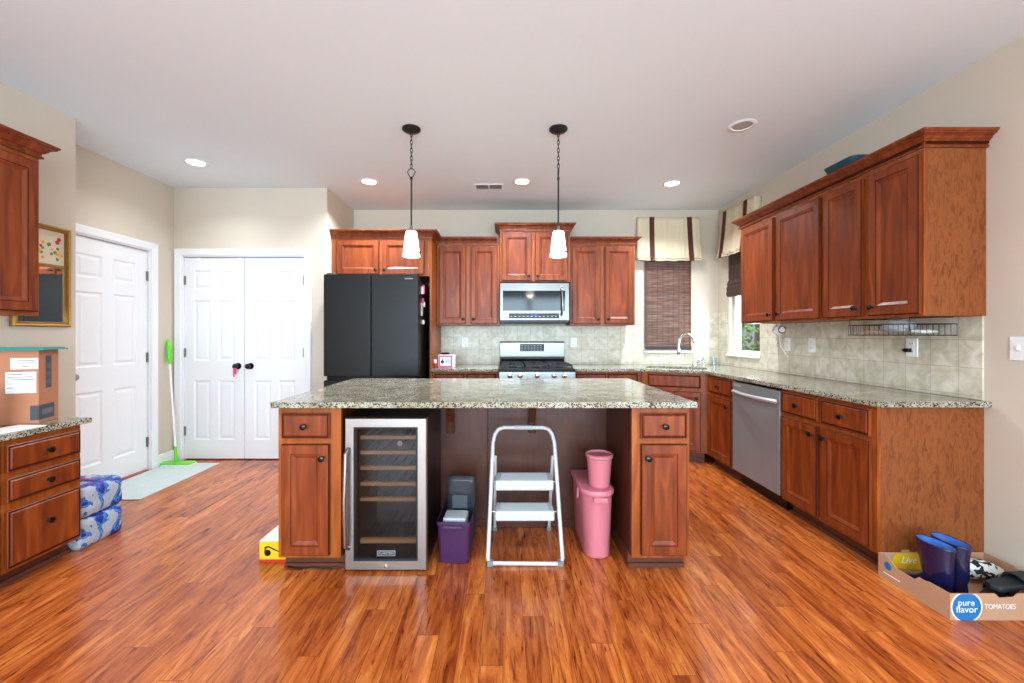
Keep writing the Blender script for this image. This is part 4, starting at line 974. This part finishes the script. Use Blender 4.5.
# ------------------------------------------------------------------ wire basket under the cabinet
wbk = thing('wire_basket', 'dark wire basket hanging under the right wall cabinets', 'basket', (0, 0, 0))
bx0, bx1, by0, by1, bz0, bz1 = 2.265, 2.50, 2.285, 2.72, 1.262, 1.325
q = MB()
for z in (bz0,): q.tube([(bx0, by0, z), (bx1, by0, z), (bx1, by1, z), (bx0, by1, z)], 0.003, 6, closed=True)
q.tube([(bx0, by0, bz1), (bx1, by0, bz1), (bx1, by1, bz1), (bx0, by1, bz1)], 0.003, 6, closed=True)
for i in range(15):
    y = by0+(by1-by0)*i/14; q.tube([(bx0, y, bz1), (bx0, y, bz0), (bx1, y, bz0), (bx1, y, bz1)], 0.0016, 5)
for i in range(1, 7):
    x = bx0+(bx1-bx0)*i/7; q.tube([(x, by0, bz1), (x, by0, bz0), (x, by1, bz0), (x, by1, bz1)], 0.0016, 5)
q.build('wire_grid', M['iron'], wbk)
for y in (by0+0.02, by1-0.02):
    q = MB(); q.tube([(bx0, y, bz0), (bx0-0.008, y, bz1), (bx0-0.008, y, 1.3625), (bx1, y, 1.3625)], 0.003, 6); q.build('hanger_arm', M['iron'], wbk)
random.seed(5)
def bag(name, label, c, r, mat, cat):
    q = MB(); q.ell((0, 0, 0), r, 22, 14)
    for v in q.bm.verts: v.co *= 1+random.uniform(-0.13, 0.13)
    return tag(q.build(name, mat, None, c, None, smooth=True), label, cat)
bag('plastic_bag', 'crumpled clear plastic bag lying in the wire basket', (2.35, 2.47, 1.315), (0.06, 0.085, 0.040), M['clearpl'], 'bag')
bag('paper_packet', 'flat peach paper packet in the far end of the wire basket', (2.37, 2.63, 1.283), (0.07, 0.06, 0.012), pm('peach_paper', (226, 190, 165), 0.7), 'packet')
bag('napkin_stack', 'flat white napkins in the near end of the wire basket', (2.39, 2.36, 1.283), (0.075, 0.04, 0.012), M['paper'], 'napkins')
wd = thing('cup_dispenser', 'small round white gadget hanging under the far right wall cabinet', 'gadget', (2.46, 3.70, 1.3635))
MB().lathe([(0.012, 0), (0.012, -0.02), (0.045, -0.026), (0.055, -0.06), (0.04, -0.09), (0.012, -0.10)], n=20).build('body', M['whitepl'], wd, smooth=True)
MB().lathe([(0.036, -0.0), (0.036, 0.004)], (0, -0.045, -0.055), 16, 'y').build('front_ring', pm('red_brown_ring', (140, 70, 50), 0.5), wd)
MB().tube([(0, 0, -0.10), (0.02, 0.01, -0.2), (0.06, -0.03, -0.30)], 0.003, 6).build('cord', M['whitepl'], wd)

# tray on top of the right cabinets
ty = thing('plastic_tray', 'dark teal plastic tray lying on top of the right wall cabinets', 'tray', (2.275, 2.71, 2.3345))
q = MB(); q.rings([[(x, y, z) for x, y in round_rect(-0.10+d, 0.14-d, -0.13+d, 0.13-d, 0.04)] for d, z in ((0.02, 0.0), (0.006, 0.03), (0.0, 0.05), (0.004, 0.05), (0.024, 0.006))]); q.build('tray_body', M['dteal'], ty, smooth=True)
ty.location.z = 2.336
# ------------------------------------------------------------------ mirror and items on the left desk
mr = thing('wall_mirror', 'gilt framed mirror with floral picture panel on the left wall', 'mirror', (XN+0.001, 2.46, 1.315), PI/2)
MWd, MH = 0.335, 0.652
def fr4(x0, x1, z0, z1, wd_, y0, y1):
    q = MB(); A = lambda d, y: [(x0+d, y, z0+d), (x1-d, y, z0+d), (x1-d, y, z1-d), (x0+d, y, z1-d)]
    q.rings([A(0, y0), A(0, y1*0.7), A(wd_*0.3, y1), A(wd_*0.55, y1*0.75), A(wd_*0.8, y1*0.8), A(wd_, y1*0.3), A(wd_, y0)], False, False); return q
fr4(0, MWd, 0, MH, 0.032, -0.001, -0.03).build('frame', M['gold'], mr)
MB().box(0.03, MWd-0.03, -0.016, -0.004, 0.385, 0.405).build('divider', M['gold'], mr, bevel=0.003)
MB().box(0.031, MWd-0.031, -0.007, -0.003, 0.031, 0.384).build('mirror_glass', M['mirror'], mr)
MB().box(0.031, MWd-0.031, -0.007, -0.003, 0.406, MH-0.031).build('picture_panel', pm('aged_cream_paper', (226, 216, 190), 0.6), mr)
random.seed(4)
for k_ in range(20):
    col = random.choice(['red', 'yellow', 'leaf', 'mauve', 'leaf']); mm = {'red': M['red'], 'yellow': M['yellow']}.get(col) or M.setdefault(col, pm('painted_'+col, (110, 130, 84) if col == 'leaf' else (150, 110, 140), 0.6))
    x = MWd/2+0.045+random.uniform(-0.085, 0.075); z = 0.50+random.uniform(-0.06, 0.08)
    MB().lathe([(random.uniform(0.007, 0.016), 0), (0.003, -0.0012)], (min(x, MWd-0.05), -0.0072, z), 7, 'y').build('painted_flower', mm, mr)
bx = thing('cardboard_box', 'tall brown cardboard box with shipping labels on the desk counter', 'box', (-2.545, 2.275, 0.7775), 0.35)
BXH = 0.402
MB().box(-0.34, 0, 0, 0.165, 0, BXH).build('box_body', M['pcard'], bx, bevel=0.003)
MB().box(-0.115, -0.002, -0.0015, -0.0003, 0.30, 0.36).build('shipping_label', M['label'], bx)
MB().box(-0.135, -0.010, -0.0015, -0.0003, 0.17, 0.285).build('address_label', M['label'], bx)
for z, x0, x1 in ((0.272, -0.18, -0.11), (0.258, -0.18, -0.07), (0.244, -0.18, -0.06), (0.222, -0.18, -0.15), (0.20, -0.18, -0.15), (0.346, -0.14, -0.06), (0.334, -0.14, -0.05), (0.316, -0.12, -0.08)):
    MB().box(x0+0.05, x1+0.045, -0.0021, -0.0016, z-0.0018, z+0.0018).build('print_line', M['ink'], bx)
MB().box(-0.24, -0.19, -0.0015, -0.0003, 0.33, 0.385).build('tape', M['label'], bx)
MB().box(0.0003, 0.0015, 0.055, 0.10, 0.19, 0.37).build('dark_sticker', M['ink'], bx)
for z in (0.21, 0.255, 0.30): MB().box(0.0016, 0.0022, 0.06, 0.095, z, z+0.028).build('sticker_square', M['mesh'], bx)
MB().box(-0.035, 0.0, -0.0015, -0.0003, 0.02, 0.10).build('cut_out_shade', M['ink'], bx)  # dark sheets paint the shaded inside of the carton's opening
MB().box(0.0003, 0.0015, 0.0, 0.125, 0.02, 0.10).build('cut_out_shade', M['ink'], bx)
MB().box(0.0016, 0.003, 0.022, 0.11, 0.045, 0.075).build('metal_strip', M['steel'], bx)
tl = MB(); tl.box(-0.30, 0.035, -0.03, 0.185, 0, 0.008); tl.box(-0.29, 0.025, -0.02, 0.175, 0.008, 0.014)
tag(tl.build('tray_lid', M['teal'], None, (-2.545, 2.275, 0.7775+BXH+0.0008), (0, 0, 0.35), 0.003), 'thin teal plastic lid lying on top of the cardboard box', 'lid')
wp = thing('wipes_canister', 'blue and yellow wipes canister at the left frame edge of the desk', 'canister', (-2.612, 2.10, 0.7775))
MB().lathe([(0.036, 0), (0.038, 0.004), (0.038, 0.18)], n=24).build('canister_body', M['whitepl'], wp, smooth=True)
MB().lathe([(0.0385, 0.02), (0.0385, 0.07)], n=24, cap0=False, cap1=False).build('yellow_band', M['yellow'], wp, smooth=True)
MB().lathe([(0.0385, 0.10), (0.0385, 0.165)], n=24, cap0=False, cap1=False).build('blue_band', M['bluep'], wp, smooth=True)
MB().lathe([(0.039, 0.181), (0.039, 0.20), (0.034, 0.206)], n=24).build('lid', M['bluep'], wp, smooth=True)
tag(MB().box(-0.08, 0.08, -0.11, 0.11, 0, 0.004).build('paper_stack', M['paper'], None, (-2.53, 2.115, 0.7778), (0, 0, -0.1)), 'white papers lying on the desk counter before the box', 'papers')

# ------------------------------------------------------------------ water packs
def shrink_pack(z, label, rz):
    t_ = thing('water_bottle_pack', label, 'bottle pack', (-2.682, 2.565, z), rz, 'packs of bottled water')
    PXh, PYh, PH = 0.212, 0.138, 0.176
    random.seed(int(z*100)+2)
    b0 = None
    for i in range(6):
        for j in range(4):
            x, y = -PXh+0.037+i*0.0693, -PYh+0.036+j*0.067
            if b0 is None:
                q = MB(); q.lathe([(0.022, 0.004), (0.030, 0.006), (0.031, 0.03), (0.028, 0.045), (0.031, 0.06), (0.031, 0.10), (0.027, 0.125), (0.012, 0.15), (0.012, 0.156)], n=12)
                b0 = q.build('bottle', M['tumbler'], t_, smooth=True); o = b0
                MB().lathe([(0.0315, 0.062), (0.0315, 0.098)], n=12, cap0=False, cap1=False).build('bottle_label', M['bluep'], b0)
                MB().lathe([(0.0135, 0.157), (0.0135, 0.169)], n=10).build('bottle_cap', M['whitepl'], b0)
            else:
                o = copy_tree(b0, t_)
            o.location = (x, y, 0)
    q = MB(); n = 9; rings = []
    L = [(0.0, 0.96), (0.012, 1.0), (0.05, 1.01), (0.09, 0.985), (0.13, 1.01), (0.158, 0.985), (0.173, 0.93), (0.176, 0.5), (0.176, 0.1)]
    for z_, k_ in L:
        ring = []
        for (x, y) in round_rect(-PXh, PXh, -PYh, PYh, 0.03, 3):
            ring.append((x, y))
        # finer
        fine = []
        for a in range(len(ring)):
            p0, p1 = ring[a], ring[(a+1) % len(ring)]; dd = math.hypot(p1[0]-p0[0], p1[1]-p0[1]); m_ = max(1, int(dd/0.02)) if dd > 0.03 else 1
            m_ = {True: 16 if abs(p1[0]-p0[0]) > 0.2 else 10, False: 1}[dd > 0.1]
            for c_ in range(m_): f_ = c_/m_; fine.append((p0[0]+(p1[0]-p0[0])*f_, p0[1]+(p1[1]-p0[1])*f_))
        rings.append([(x*k_*(1+random.uniform(-0.012, 0.012)), y*k_*(1+random.uniform(-0.018, 0.018)), z_+(0 if z_ == 0 else random.uniform(-0.004, 0.003))) for x, y in fine])
    q.rings(rings).build('shrink_wrap', M['wrap'], t_, smooth='all')
    if z > 0.1:
        MB().tube([(0.0, -0.06, 0.172), (0.04, -0.04, 0.20), (0.10, 0.0, 0.19), (0.14, 0.03, 0.175)], 0.004, 6).build('carry_handle', M['pinkp'], t_)
shrink_pack(0.0, 'bottom blue shrink-wrapped pack of water bottles on the floor', 0.0)
shrink_pack(0.182, 'top blue shrink-wrapped pack of water bottles, stacked on another pack', 0.03)

# door mat
mt = MB(); mt.box(0, 0.50, 0, 0.90, 0, 0.007); tag(mt.build('door_mat', M['mat'], None, (XL+0.035, 3.17, 0.0006), None, 0.003), 'thin pale grey floor mat in front of the white garage door', 'mat')
# spray mop leaning in the corner
mp_ = thing('spray_mop', 'lime green and white flat mop leaning in the corner by the closet', 'mop', (-3.17, 4.02, 0.0085), 0)
q = MB(); q.prism(round_rect(-0.13, 0.17, -0.05, 0.05, 0.03), 0.008, 0.022); q.build('mop_head', M['green'], mp_, bevel=0.003)
MB().prism(round_rect(-0.14, 0.18, -0.056, 0.056, 0.03), 0, 0.0075).build('mop_pad', M['whitepl'], mp_)
topv = Vector((-0.118, 0.055, 1.21)); bot = Vector((0.005, 0, 0.03))
P_ = lambda f: tuple(bot+(topv-bot)*f)
MB().tube([P_(0), P_(0.06), P_(0.12)], [0.018, 0.014, 0.010], 10).build('neck_joint', M['green'], mp_, smooth=True)
MB().tube([P_(0.125), P_(0.79)], 0.009, 10).build('pole', M['whitepl'], mp_, smooth=True)
MB().tube([P_(0.795), P_(0.84), P_(0.92), P_(0.97), P_(1.0)], [0.011, 0.02, 0.023, 0.017, 0.011], 12).build('grip', M['green'], mp_, smooth=True)

# ------------------------------------------------------------------ step stool
ss = thing('step_stool', 'white folding two-step stool with grey treads in the island knee space', 'step stool', (0.122, 2.272, 0))
def fpt(x, t_): return (x, 0.0+0.20*t_, 0.012+0.70*t_)
q = MB(); W0, W1 = 0.205, 0.178; r_ = 0.0115
left = [fpt(-W0+0.03, 0.0), fpt(-W0+0.008, 0.006), fpt(-W0, 0.035)]
pts = left+[fpt(-W0+(W0-W1)*t_, t_) for t_ in (0.3, 0.6, 0.88)]+[fpt(-W1+0.008, 0.945), fpt(-W1+0.028, 0.985), fpt(-W1+0.06, 1.0)]
pts += [(-x, y, z) for x, y, z in reversed(pts)]
q.tube(pts, r_, 12, closed=True); q.build('front_frame', M['lad'], ss, smooth=True)
MB().tube([fpt(-0.055, 1.0), fpt(0.055, 1.0)], 0.0135, 12).build('grip', M['step'], ss, smooth=True)
for sx in (-1, 1):
    q = MB(); q.box(sx*W0-0.028*(sx > 0)-0.004*(sx < 0), sx*W0+0.028*(sx < 0)+0.004*(sx > 0), -0.016, 0.016, 0.0, 0.03); q.build('foot', M['rubber'], ss, bevel=0.004)
    q = MB(); q.tube([(sx*0.168, 0.145, 0.555), (sx*0.172, 0.30, 0.26), (sx*0.175, 0.415, 0.014)], 0.010, 10); q.build('rear_leg', M['lad'], ss, smooth=True)
    q = MB(); q.box(sx*0.175-0.014, sx*0.175+0.014, 0.40, 0.432, 0.0, 0.028); q.build('rear_foot', M['rubber'], ss, bevel=0.003)
MB().tube([(-0.172, 0.375, 0.10), (0.172, 0.375, 0.10)], 0.008, 8).build('rear_bar', M['lad'], ss, smooth=True)
for nm, z, yc, dep in (('upper', 0.432, 0.085, 0.15), ('lower', 0.276, 0.045, 0.13)):
    q = MB(); q.extr([(-0.166, yc, z), (-0.166, yc, z-0.052), (-0.166, yc+0.012, z-0.057), (-0.166, yc+dep, z-0.022), (-0.166, yc+dep, z)], (0.332, 0, 0)); q.build(nm+'_tread', M['lad'], ss, bevel=0.008, seg=3)
    q = MB(); q.box(-0.155, 0.155, yc+0.008, yc+dep-0.008, z+0.0002, z+0.003)
    for i in range(9): y = yc+0.02+i*(dep-0.045)/8; q.box(-0.135, 0.135, y, y+0.004, z+0.003, z+0.0045)
    q.build('tread_mat', M['step'], ss)
    for sx in (-1, 1): MB().tube([(sx*0.160, yc+0.05, z-0.02), (sx*0.186, yc+0.05, z-0.02)], 0.006, 8).build('pivot', M['nickel'], ss)

# ------------------------------------------------------------------ purple bin and pink bins
pb = thing('purple_bin', 'dark purple open plastic bin standing beside the wine cooler', 'bin', (-0.266, 2.445, 0), -0.05)
def tub(w0, d0, w1, d1, h, th, r=0.02):
    q = MB(); A = lambda wx, dy, z: [(x, y, z) for x, y in round_rect(-wx/2, wx/2, -dy/2, dy/2, r, 4)]
    q.rings([A(w0-2*th, d0-2*th, th), A(w1-2*th, d1-2*th, h), A(w1, d1, h), A(w1, d1, h-0.02), A(w1-0.01, d1-0.01, h-0.022), A(w0, d0, 0.004), A(w0-0.01, d0-0.01, 0)], True, True); return q
tub(0.166, 0.30, 0.19, 0.335, 0.235, 0.004).build('tub', M['ppl'], pb, smooth=True)
q = MB(); q.box(-0.055, 0.055, -0.182, -0.168, 0.20, 0.218); q.build('handle_lip', M['ppl'], pb, bevel=0.003)
tag(MB().box(-0.065, 0.065, -0.13, -0.01, 0.0, 0.232).build('storage_carton', M['step'], None, (-0.266, 2.445, 0.008), (0, 0, -0.05), 0.01), 'light grey carton inside the purple bin', 'carton')
lid = thing('bin_lid', 'smoky clear plastic lid standing upright in the purple bin', 'lid', (-0.252, 2.475, 0.03), -0.05)
q = MB(); q.rings([[(x, y, z) for x, z in round_rect(-0.085+d, 0.085-d, 0.0+d, 0.385-d, 0.03)] for d, y in ((0, 0.03), (0.0, 0.012), (0.01, 0.0), (0.02, -0.002), (0.024, 0.006))]); q.build('lid_panel', M['smoke'], lid, smooth=True)
q = MB(); q.box(-0.05, 0.04, -0.0035, -0.0025, 0.20, 0.28); q.build('molded_latch', M['ink'], lid)

pk = thing('food_storage_bin', 'large pink plastic food bin with rounded front at the right of the knee space', 'bin', (0.540, 2.52, 0), 0.0)
def dshape(w_, y0, y1, n=9):   # rounded toward the camera
    r = w_/2; pts = [(w_/2, y1), (-w_/2, y1)]
    for i in range(n+1): a = PI+PI*i/n; pts.append((r*math.cos(a), y0+r+r*math.sin(a)))
    return pts
q = MB(); q.rings([[(x, y, z) for x, y in dshape(w_, y0, y1)] for w_, y0, y1, z in ((0.135, -0.18, 0.14, 0), (0.150, -0.19, 0.15, 0.01), (0.176, -0.205, 0.175, 0.355))]); q.build('container', M['pink'], pk, smooth=True)
q = MB(); q.rings([[(x, y, z) for x, y in dshape(w_, y0, y1)] for w_, y0, y1, z in ((0.19, -0.213, 0.182, 0.3555), (0.196, -0.216, 0.185, 0.36), (0.196, -0.216, 0.185, 0.382), (0.186, -0.211, 0.18, 0.388))]); q.build('lid', M['pink'], pk, smooth=True)
q = MB(); q.box(-0.04, 0.04, -0.235, -0.214, 0.335, 0.362); q.build('clip', M['pink'], pk, bevel=0.004)
MB().tube([(-0.098, -0.09, 0.37), (-0.102, -0.08, 0.31)], 0.008, 8).build('side_clip', M['pink'], pk)
cp = thing('pink_canister', 'small pink round canister standing on the big pink food bin', 'canister', (0.560, 2.415, 0.3886))
q = MB(); q.lathe([(0.055, 0), (0.059, 0.004), (0.072, 0.165)], n=28); q.build('container', M['pink'], cp, smooth=True)
q = MB(); q.lathe([(0.074, 0.166), (0.079, 0.170), (0.079, 0.184), (0.072, 0.188), (0.066, 0.178), (0.02, 0.176)], n=28); q.build('lid', M['pink'], cp, smooth=True)

# yellow carton behind the left end of the island
yx = thing('yellow_carton', 'yellow and white carton with black lamp picture behind the island left end', 'box', (-1.357, 2.312, 0), 0.0)
q = MB(); q.box(0, 0.162, 0, 0.35, 0.0, 0.113); q.build('box_body', M['yellow'], yx, bevel=0.001)
MB().box(-0.001, 0.163, 0.001, 0.351, 0.1133, 0.1145).build('top_print', M['label'], yx)
MB().box(-0.001, 0.163, -0.0012, -0.0002, 0.0, 0.014).build('red_band', M['red'], yx)
q = MB(); q.lathe([(0.018, -0.0002), (0.018, -0.0014)], (0.046, 0, 0.050), 20, 'y'); q.extr([(0.028, -0.0002, 0.055), (0.03, -0.0002, 0.084), (0.05, -0.0002, 0.088), (0.11, -0.0002, 0.060), (0.11, -0.0002, 0.053), (0.05, -0.0002, 0.080), (0.04, -0.0002, 0.076)], (0, -0.001, 0)); q.build('lamp_print', M['black'], yx)
MB().box(0.08, 0.13, 0.05, 0.11, 0.1147, 0.1153).build('dark_print', M['ink'], yx)
# cord on the floor
tag(MB().tube([(-1.17, 2.255, 0.006), (-1.1, 2.235, 0.006), (-1.03, 2.25, 0.006), (-0.95, 2.238, 0.006), (-0.88, 2.25, 0.006)], 0.004, 6).build('power_cord', M['black'], None, smooth=True), 'thin black power cord along the toe kick left of the wine cooler', 'cord')

# ------------------------------------------------------------------ pink toy radio on the back counter
ra = thing('toy_radio_box', 'small pink and white toy box on the counter beside the refrigerator', 'toy box', (-0.69, 4.42, ZG+0.0005))
MB().box(0, 0.175, 0, 0.09, 0, 0.135).build('box_body', M['whitepl'], ra, bevel=0.004)
q = MB(); q.rings([[(x, y, z) for x, z in ((0.005+d, 0.003+d), (0.150-d, 0.003+d), (0.150-d, 0.128-d), (0.005+d, 0.128-d))] for d, y in ((0, -0.0003), (0, -0.002), (0.016, -0.002), (0.016, -0.0003))], False, False); q.build('pink_border', M['pinkp'], ra)
MB().lathe([(0.018, -0.0003), (0.018, -0.002)], (0.045, 0, 0.06), 16, 'y').build('black_print', M['black'], ra)
MB().extr([(0.04, -0.0003, 0.07), (0.05, -0.0003, 0.07), (0.046, -0.0003, 0.105), (0.042, -0.0003, 0.105)], (0, -0.0015, 0)).build('neck_print', M['black'], ra)
MB().box(0.075, 0.13, -0.002, -0.0003, 0.045, 0.09).build('blue_print', pm('pale_blue_print', (170, 210, 215), 0.5), ra)
tag(MB().ell((0, 0, 0.012), (0.055, 0.03, 0.012), 14, 8).build('small_item', M['black'], None, (-0.62, 4.465, ZG+0.136), None, smooth=True), 'small flat black pouch on top of the pink toy box', 'item')  # unidentified flat black thing
jr = thing('small_jar', 'small red and white jar between the toy box and the side panel', 'jar', (-0.712, 4.36, ZG+0.0005))
MB().lathe([(0.014, 0), (0.016, 0.003), (0.016, 0.05)], n=16).build('jar_body', M['red'], jr, smooth=True)
MB().lathe([(0.0165, 0.051), (0.0165, 0.085), (0.01, 0.09)], n=16).build('lid', M['whitepl'], jr, smooth=True)

# ------------------------------------------------------------------ cardboard tomato tray with boots and slides
TX0, TX1, TY0, TY1, TH = 1.98, 2.535, 1.838, 2.190, 0.118
tb = thing('tomato_box', 'shallow open cardboard produce box on the floor at the right wall', 'box', (TX0, TY0, 0))
w_, d_ = TX1-TX0, TY1-TY0; th = 0.004
MB().box(0, w_, 0, d_, 0.0, 0.004).build('box_floor', M['card'], tb)
def wall_poly(L, notch):   # side profile with raised corners
    return [(0, 0.004), (L, 0.004), (L, TH), (L-notch, TH), (L-notch-0.02, TH-0.025), (L*0.5+0.05, TH-0.025), (L*0.5+0.04, TH-0.012), (L*0.5-0.04, TH-0.012), (L*0.5-0.05, TH-0.025), (notch+0.02, TH-0.025), (notch, TH), (0, TH)]
MB().extr([(x, 0, z) for x, z in [(0, 0.004), (w_, 0.004), (w_, TH), (0.30, TH), (0.285, TH-0.015), (0.22, TH-0.02), (0.20, TH), (0, TH)]], (0, th, 0)).build('front_side', M['card'], tb)
MB().extr([(x, d_-th, z) for x, z in [(0, 0.004), (w_, 0.004), (w_, TH), (0.16, TH), (0.16, TH+0.012), (0.12, TH+0.012), (0.12, TH), (0, TH)]], (0, th, 0)).build('back_side', M['card'], tb)
MB().extr([(0, y, z) for y, z in [(th, 0.004), (d_-th, 0.004), (d_-th, TH), (d_-0.06, TH), (d_-0.10, TH-0.03), (0.16, TH-0.03), (0.14, TH-0.008), (0.11, TH-0.008), (0.09, TH-0.002), (th, TH)]], (th, 0, 0)).build('left_side', M['card'], tb)
MB().extr([(w_-th, y, z) for y, z in [(th, 0.004), (d_-th, 0.004), (d_-th, TH), (0.22, TH), (0.18, TH-0.03), (0.06, TH-0.03), (th, TH)]], (th, 0, 0)).build('right_side', M['card'], tb)
def disc_clip(r, cx, cz, z0, z1, n=48):
    pts = []
    for i in range(n):
        a = 2*PI*i/n; pts.append((cx+r*math.cos(a), min(z1, max(z0, cz+r*math.sin(a)))))
    out = []
    for p_ in pts:
        if not out or (abs(p_[0]-out[-1][0])+abs(p_[1]-out[-1][1])) > 1e-5: out.append(p_)
    return out
MB().extr([(x, -0.0003, z) for x, z in disc_clip(0.070, 0.073, 0.059, 0.001, TH-0.001)], (0, -0.0004, 0)).build('logo_ring', M['label'], tb)
MB().extr([(x, -0.0008, z) for x, z in disc_clip(0.064, 0.073, 0.059, 0.001, TH-0.001)], (0, -0.0004, 0)).build('logo_disc', M['bluep'], tb)
text('logo_lettering', 'pure', 0.040, M['label'], tb, (0.071, -0.0014, 0.078), (PI/2, 0, 0), 0.0002)
text('logo_lettering', 'flavor', 0.042, M['label'], tb, (0.073, -0.0014, 0.048), (PI/2, 0, 0), 0.0002)
text('printed_name', 'TOMATOES', 0.032, M['label'], tb, (0.222, -0.0005, 0.060), (PI/2, 0, 0), 0.0002, 0.82)
MB().lathe([(0.020, -0.0003), (0.020, -0.0008)], (0, d_-0.055, 0.075), 20, 'x').build('side_logo', M['bluep'], tb)
MB().box(-0.0008, -0.0002, d_-0.12, d_-0.03, 0.030, 0.034).build('side_print', M['label'], tb)
MB().extr([(x, d_-th-0.0003, z) for x, z in ((0.05, 0.04), (0.26, 0.02), (0.26, TH-0.003), (0.09, TH-0.003))], (0, -0.0004, 0)).build('yellow_field', M['yellow'], tb)
text('inner_lettering', 'Live', 0.05, M['label'], tb, (0.155, d_-th-0.0012, 0.078), (PI/2, 0, 0), 0.0002, 1, 0.3)

def boot(label, loc, rz):
    t_ = thing('rain_boot', label, 'boot', loc, rz, 'pair of rain boots')
    # shaft local: +y is the toe direction
    def E(cx, cy, z, rx, ry, tilt=0, n=20): return [(cx+rx*math.cos(a), cy+ry*math.sin(a), z+tilt*math.sin(a)) for a in [2*PI*i/n for i in range(n)]]
    R = [E(0, 0.035, 0.012, 0.034, 0.100), E(0, 0.035, 0.03, 0.039, 0.104), E(0, 0.030, 0.055, 0.038, 0.094), E(0, 0.008, 0.08, 0.036, 0.068), E(0, -0.008, 0.105, 0.037, 0.060), E(0, -0.004, 0.15, 0.040, 0.064), E(0, 0, 0.21, 0.042, 0.069), E(0, 0, 0.262, 0.044, 0.074, 0.004)]
    q = MB(); q.rings(R, True, False); q.build('upper', M['navy'], t_, smooth='all')
    q = MB(); q.rings([E(0, 0, 0.2625, 0.0442, 0.0742, 0.004), E(0, 0, 0.262, 0.041, 0.071, 0.004), E(0, 0, 0.21, 0.038, 0.065), E(0, -0.002, 0.14, 0.036, 0.06), E(0, -0.004, 0.09, 0.03, 0.05)], False, True); q.build('lining', M['blue'], t_, smooth='all')
    q = MB(); q.rings([E(0, 0, 0.250, 0.0444, 0.0745), E(0, 0, 0.262, 0.0455, 0.0755, 0.004), E(0, 0, 0.266, 0.0445, 0.0745, 0.004), E(0, 0, 0.262, 0.0442, 0.0742, 0.004)], False, False); q.build('rim', M['navy'], t_, smooth='all')
    q = MB(); q.rings([E(0, 0.035, 0.0, 0.037, 0.103), E(0, 0.035, 0.0115, 0.038, 0.104)]); q.build('sole', M['navy'], t_)
boot('navy rain boot with bright blue lining, the left one standing in the produce box', (2.074, 1.99, 0.0045), 0.22)
boot('navy rain boot with bright blue lining, the right one standing in the produce box', (2.170, 2.012, 0.0045), 0.22)

def slide(label, loc, rot):
    t_ = thing('slide_sandal', label, 'sandal', loc, 0, 'dark slide sandals'); t_.rotation_euler = rot
    o_ = [(0.0, -0.13), (0.032, -0.12), (0.036, -0.06), (0.034, 0.0), (0.044, 0.06), (0.04, 0.11), (0.015, 0.135), (-0.02, 0.125), (-0.04, 0.08), (-0.036, 0.0), (-0.035, -0.07), (-0.03, -0.12)]
    MB().prism(o_, 0, 0.026).build('footbed', M['dkrub'], t_, bevel=0.008, seg=3)
    q = MB(); rs = []
    for i in range(11):
        a = PI*i/10; x = 0.047*math.cos(a); z = 0.012+0.045*math.sin(a)**0.8
        rs.append([(x, 0.0, z), (x, 0.085, z*0.92), (x*0.92, 0.085, z*0.92-0.005), (x*0.92, 0.0, z-0.005)])
    q.rings(rs).build('strap', M['dkrub'], t_, bevel=0.001, smooth=True)
slide('dark slide sandal lying in the produce box, nearer to the boots', (2.350, 1.975, 0.026), (0.10, 0.0, -1.15))
slide('dark slide sandal lying in the produce box, nearer to the right wall', (2.375, 1.93, 0.098), (0.05, 0.08, -1.45))
random.seed(9)
q = MB(); q.ell((0, 0, 0), (0.115, 0.055, 0.045), 26, 14)
for v in q.bm.verts: v.co *= 1+random.uniform(-0.07, 0.07)
tag(q.build('patterned_slipper', M['patt'], None, (2.405, 2.115, 0.075), (0, 0, -0.15), smooth='all'), 'black and white patterned cloth slipper at the back of the produce box', 'slipper')
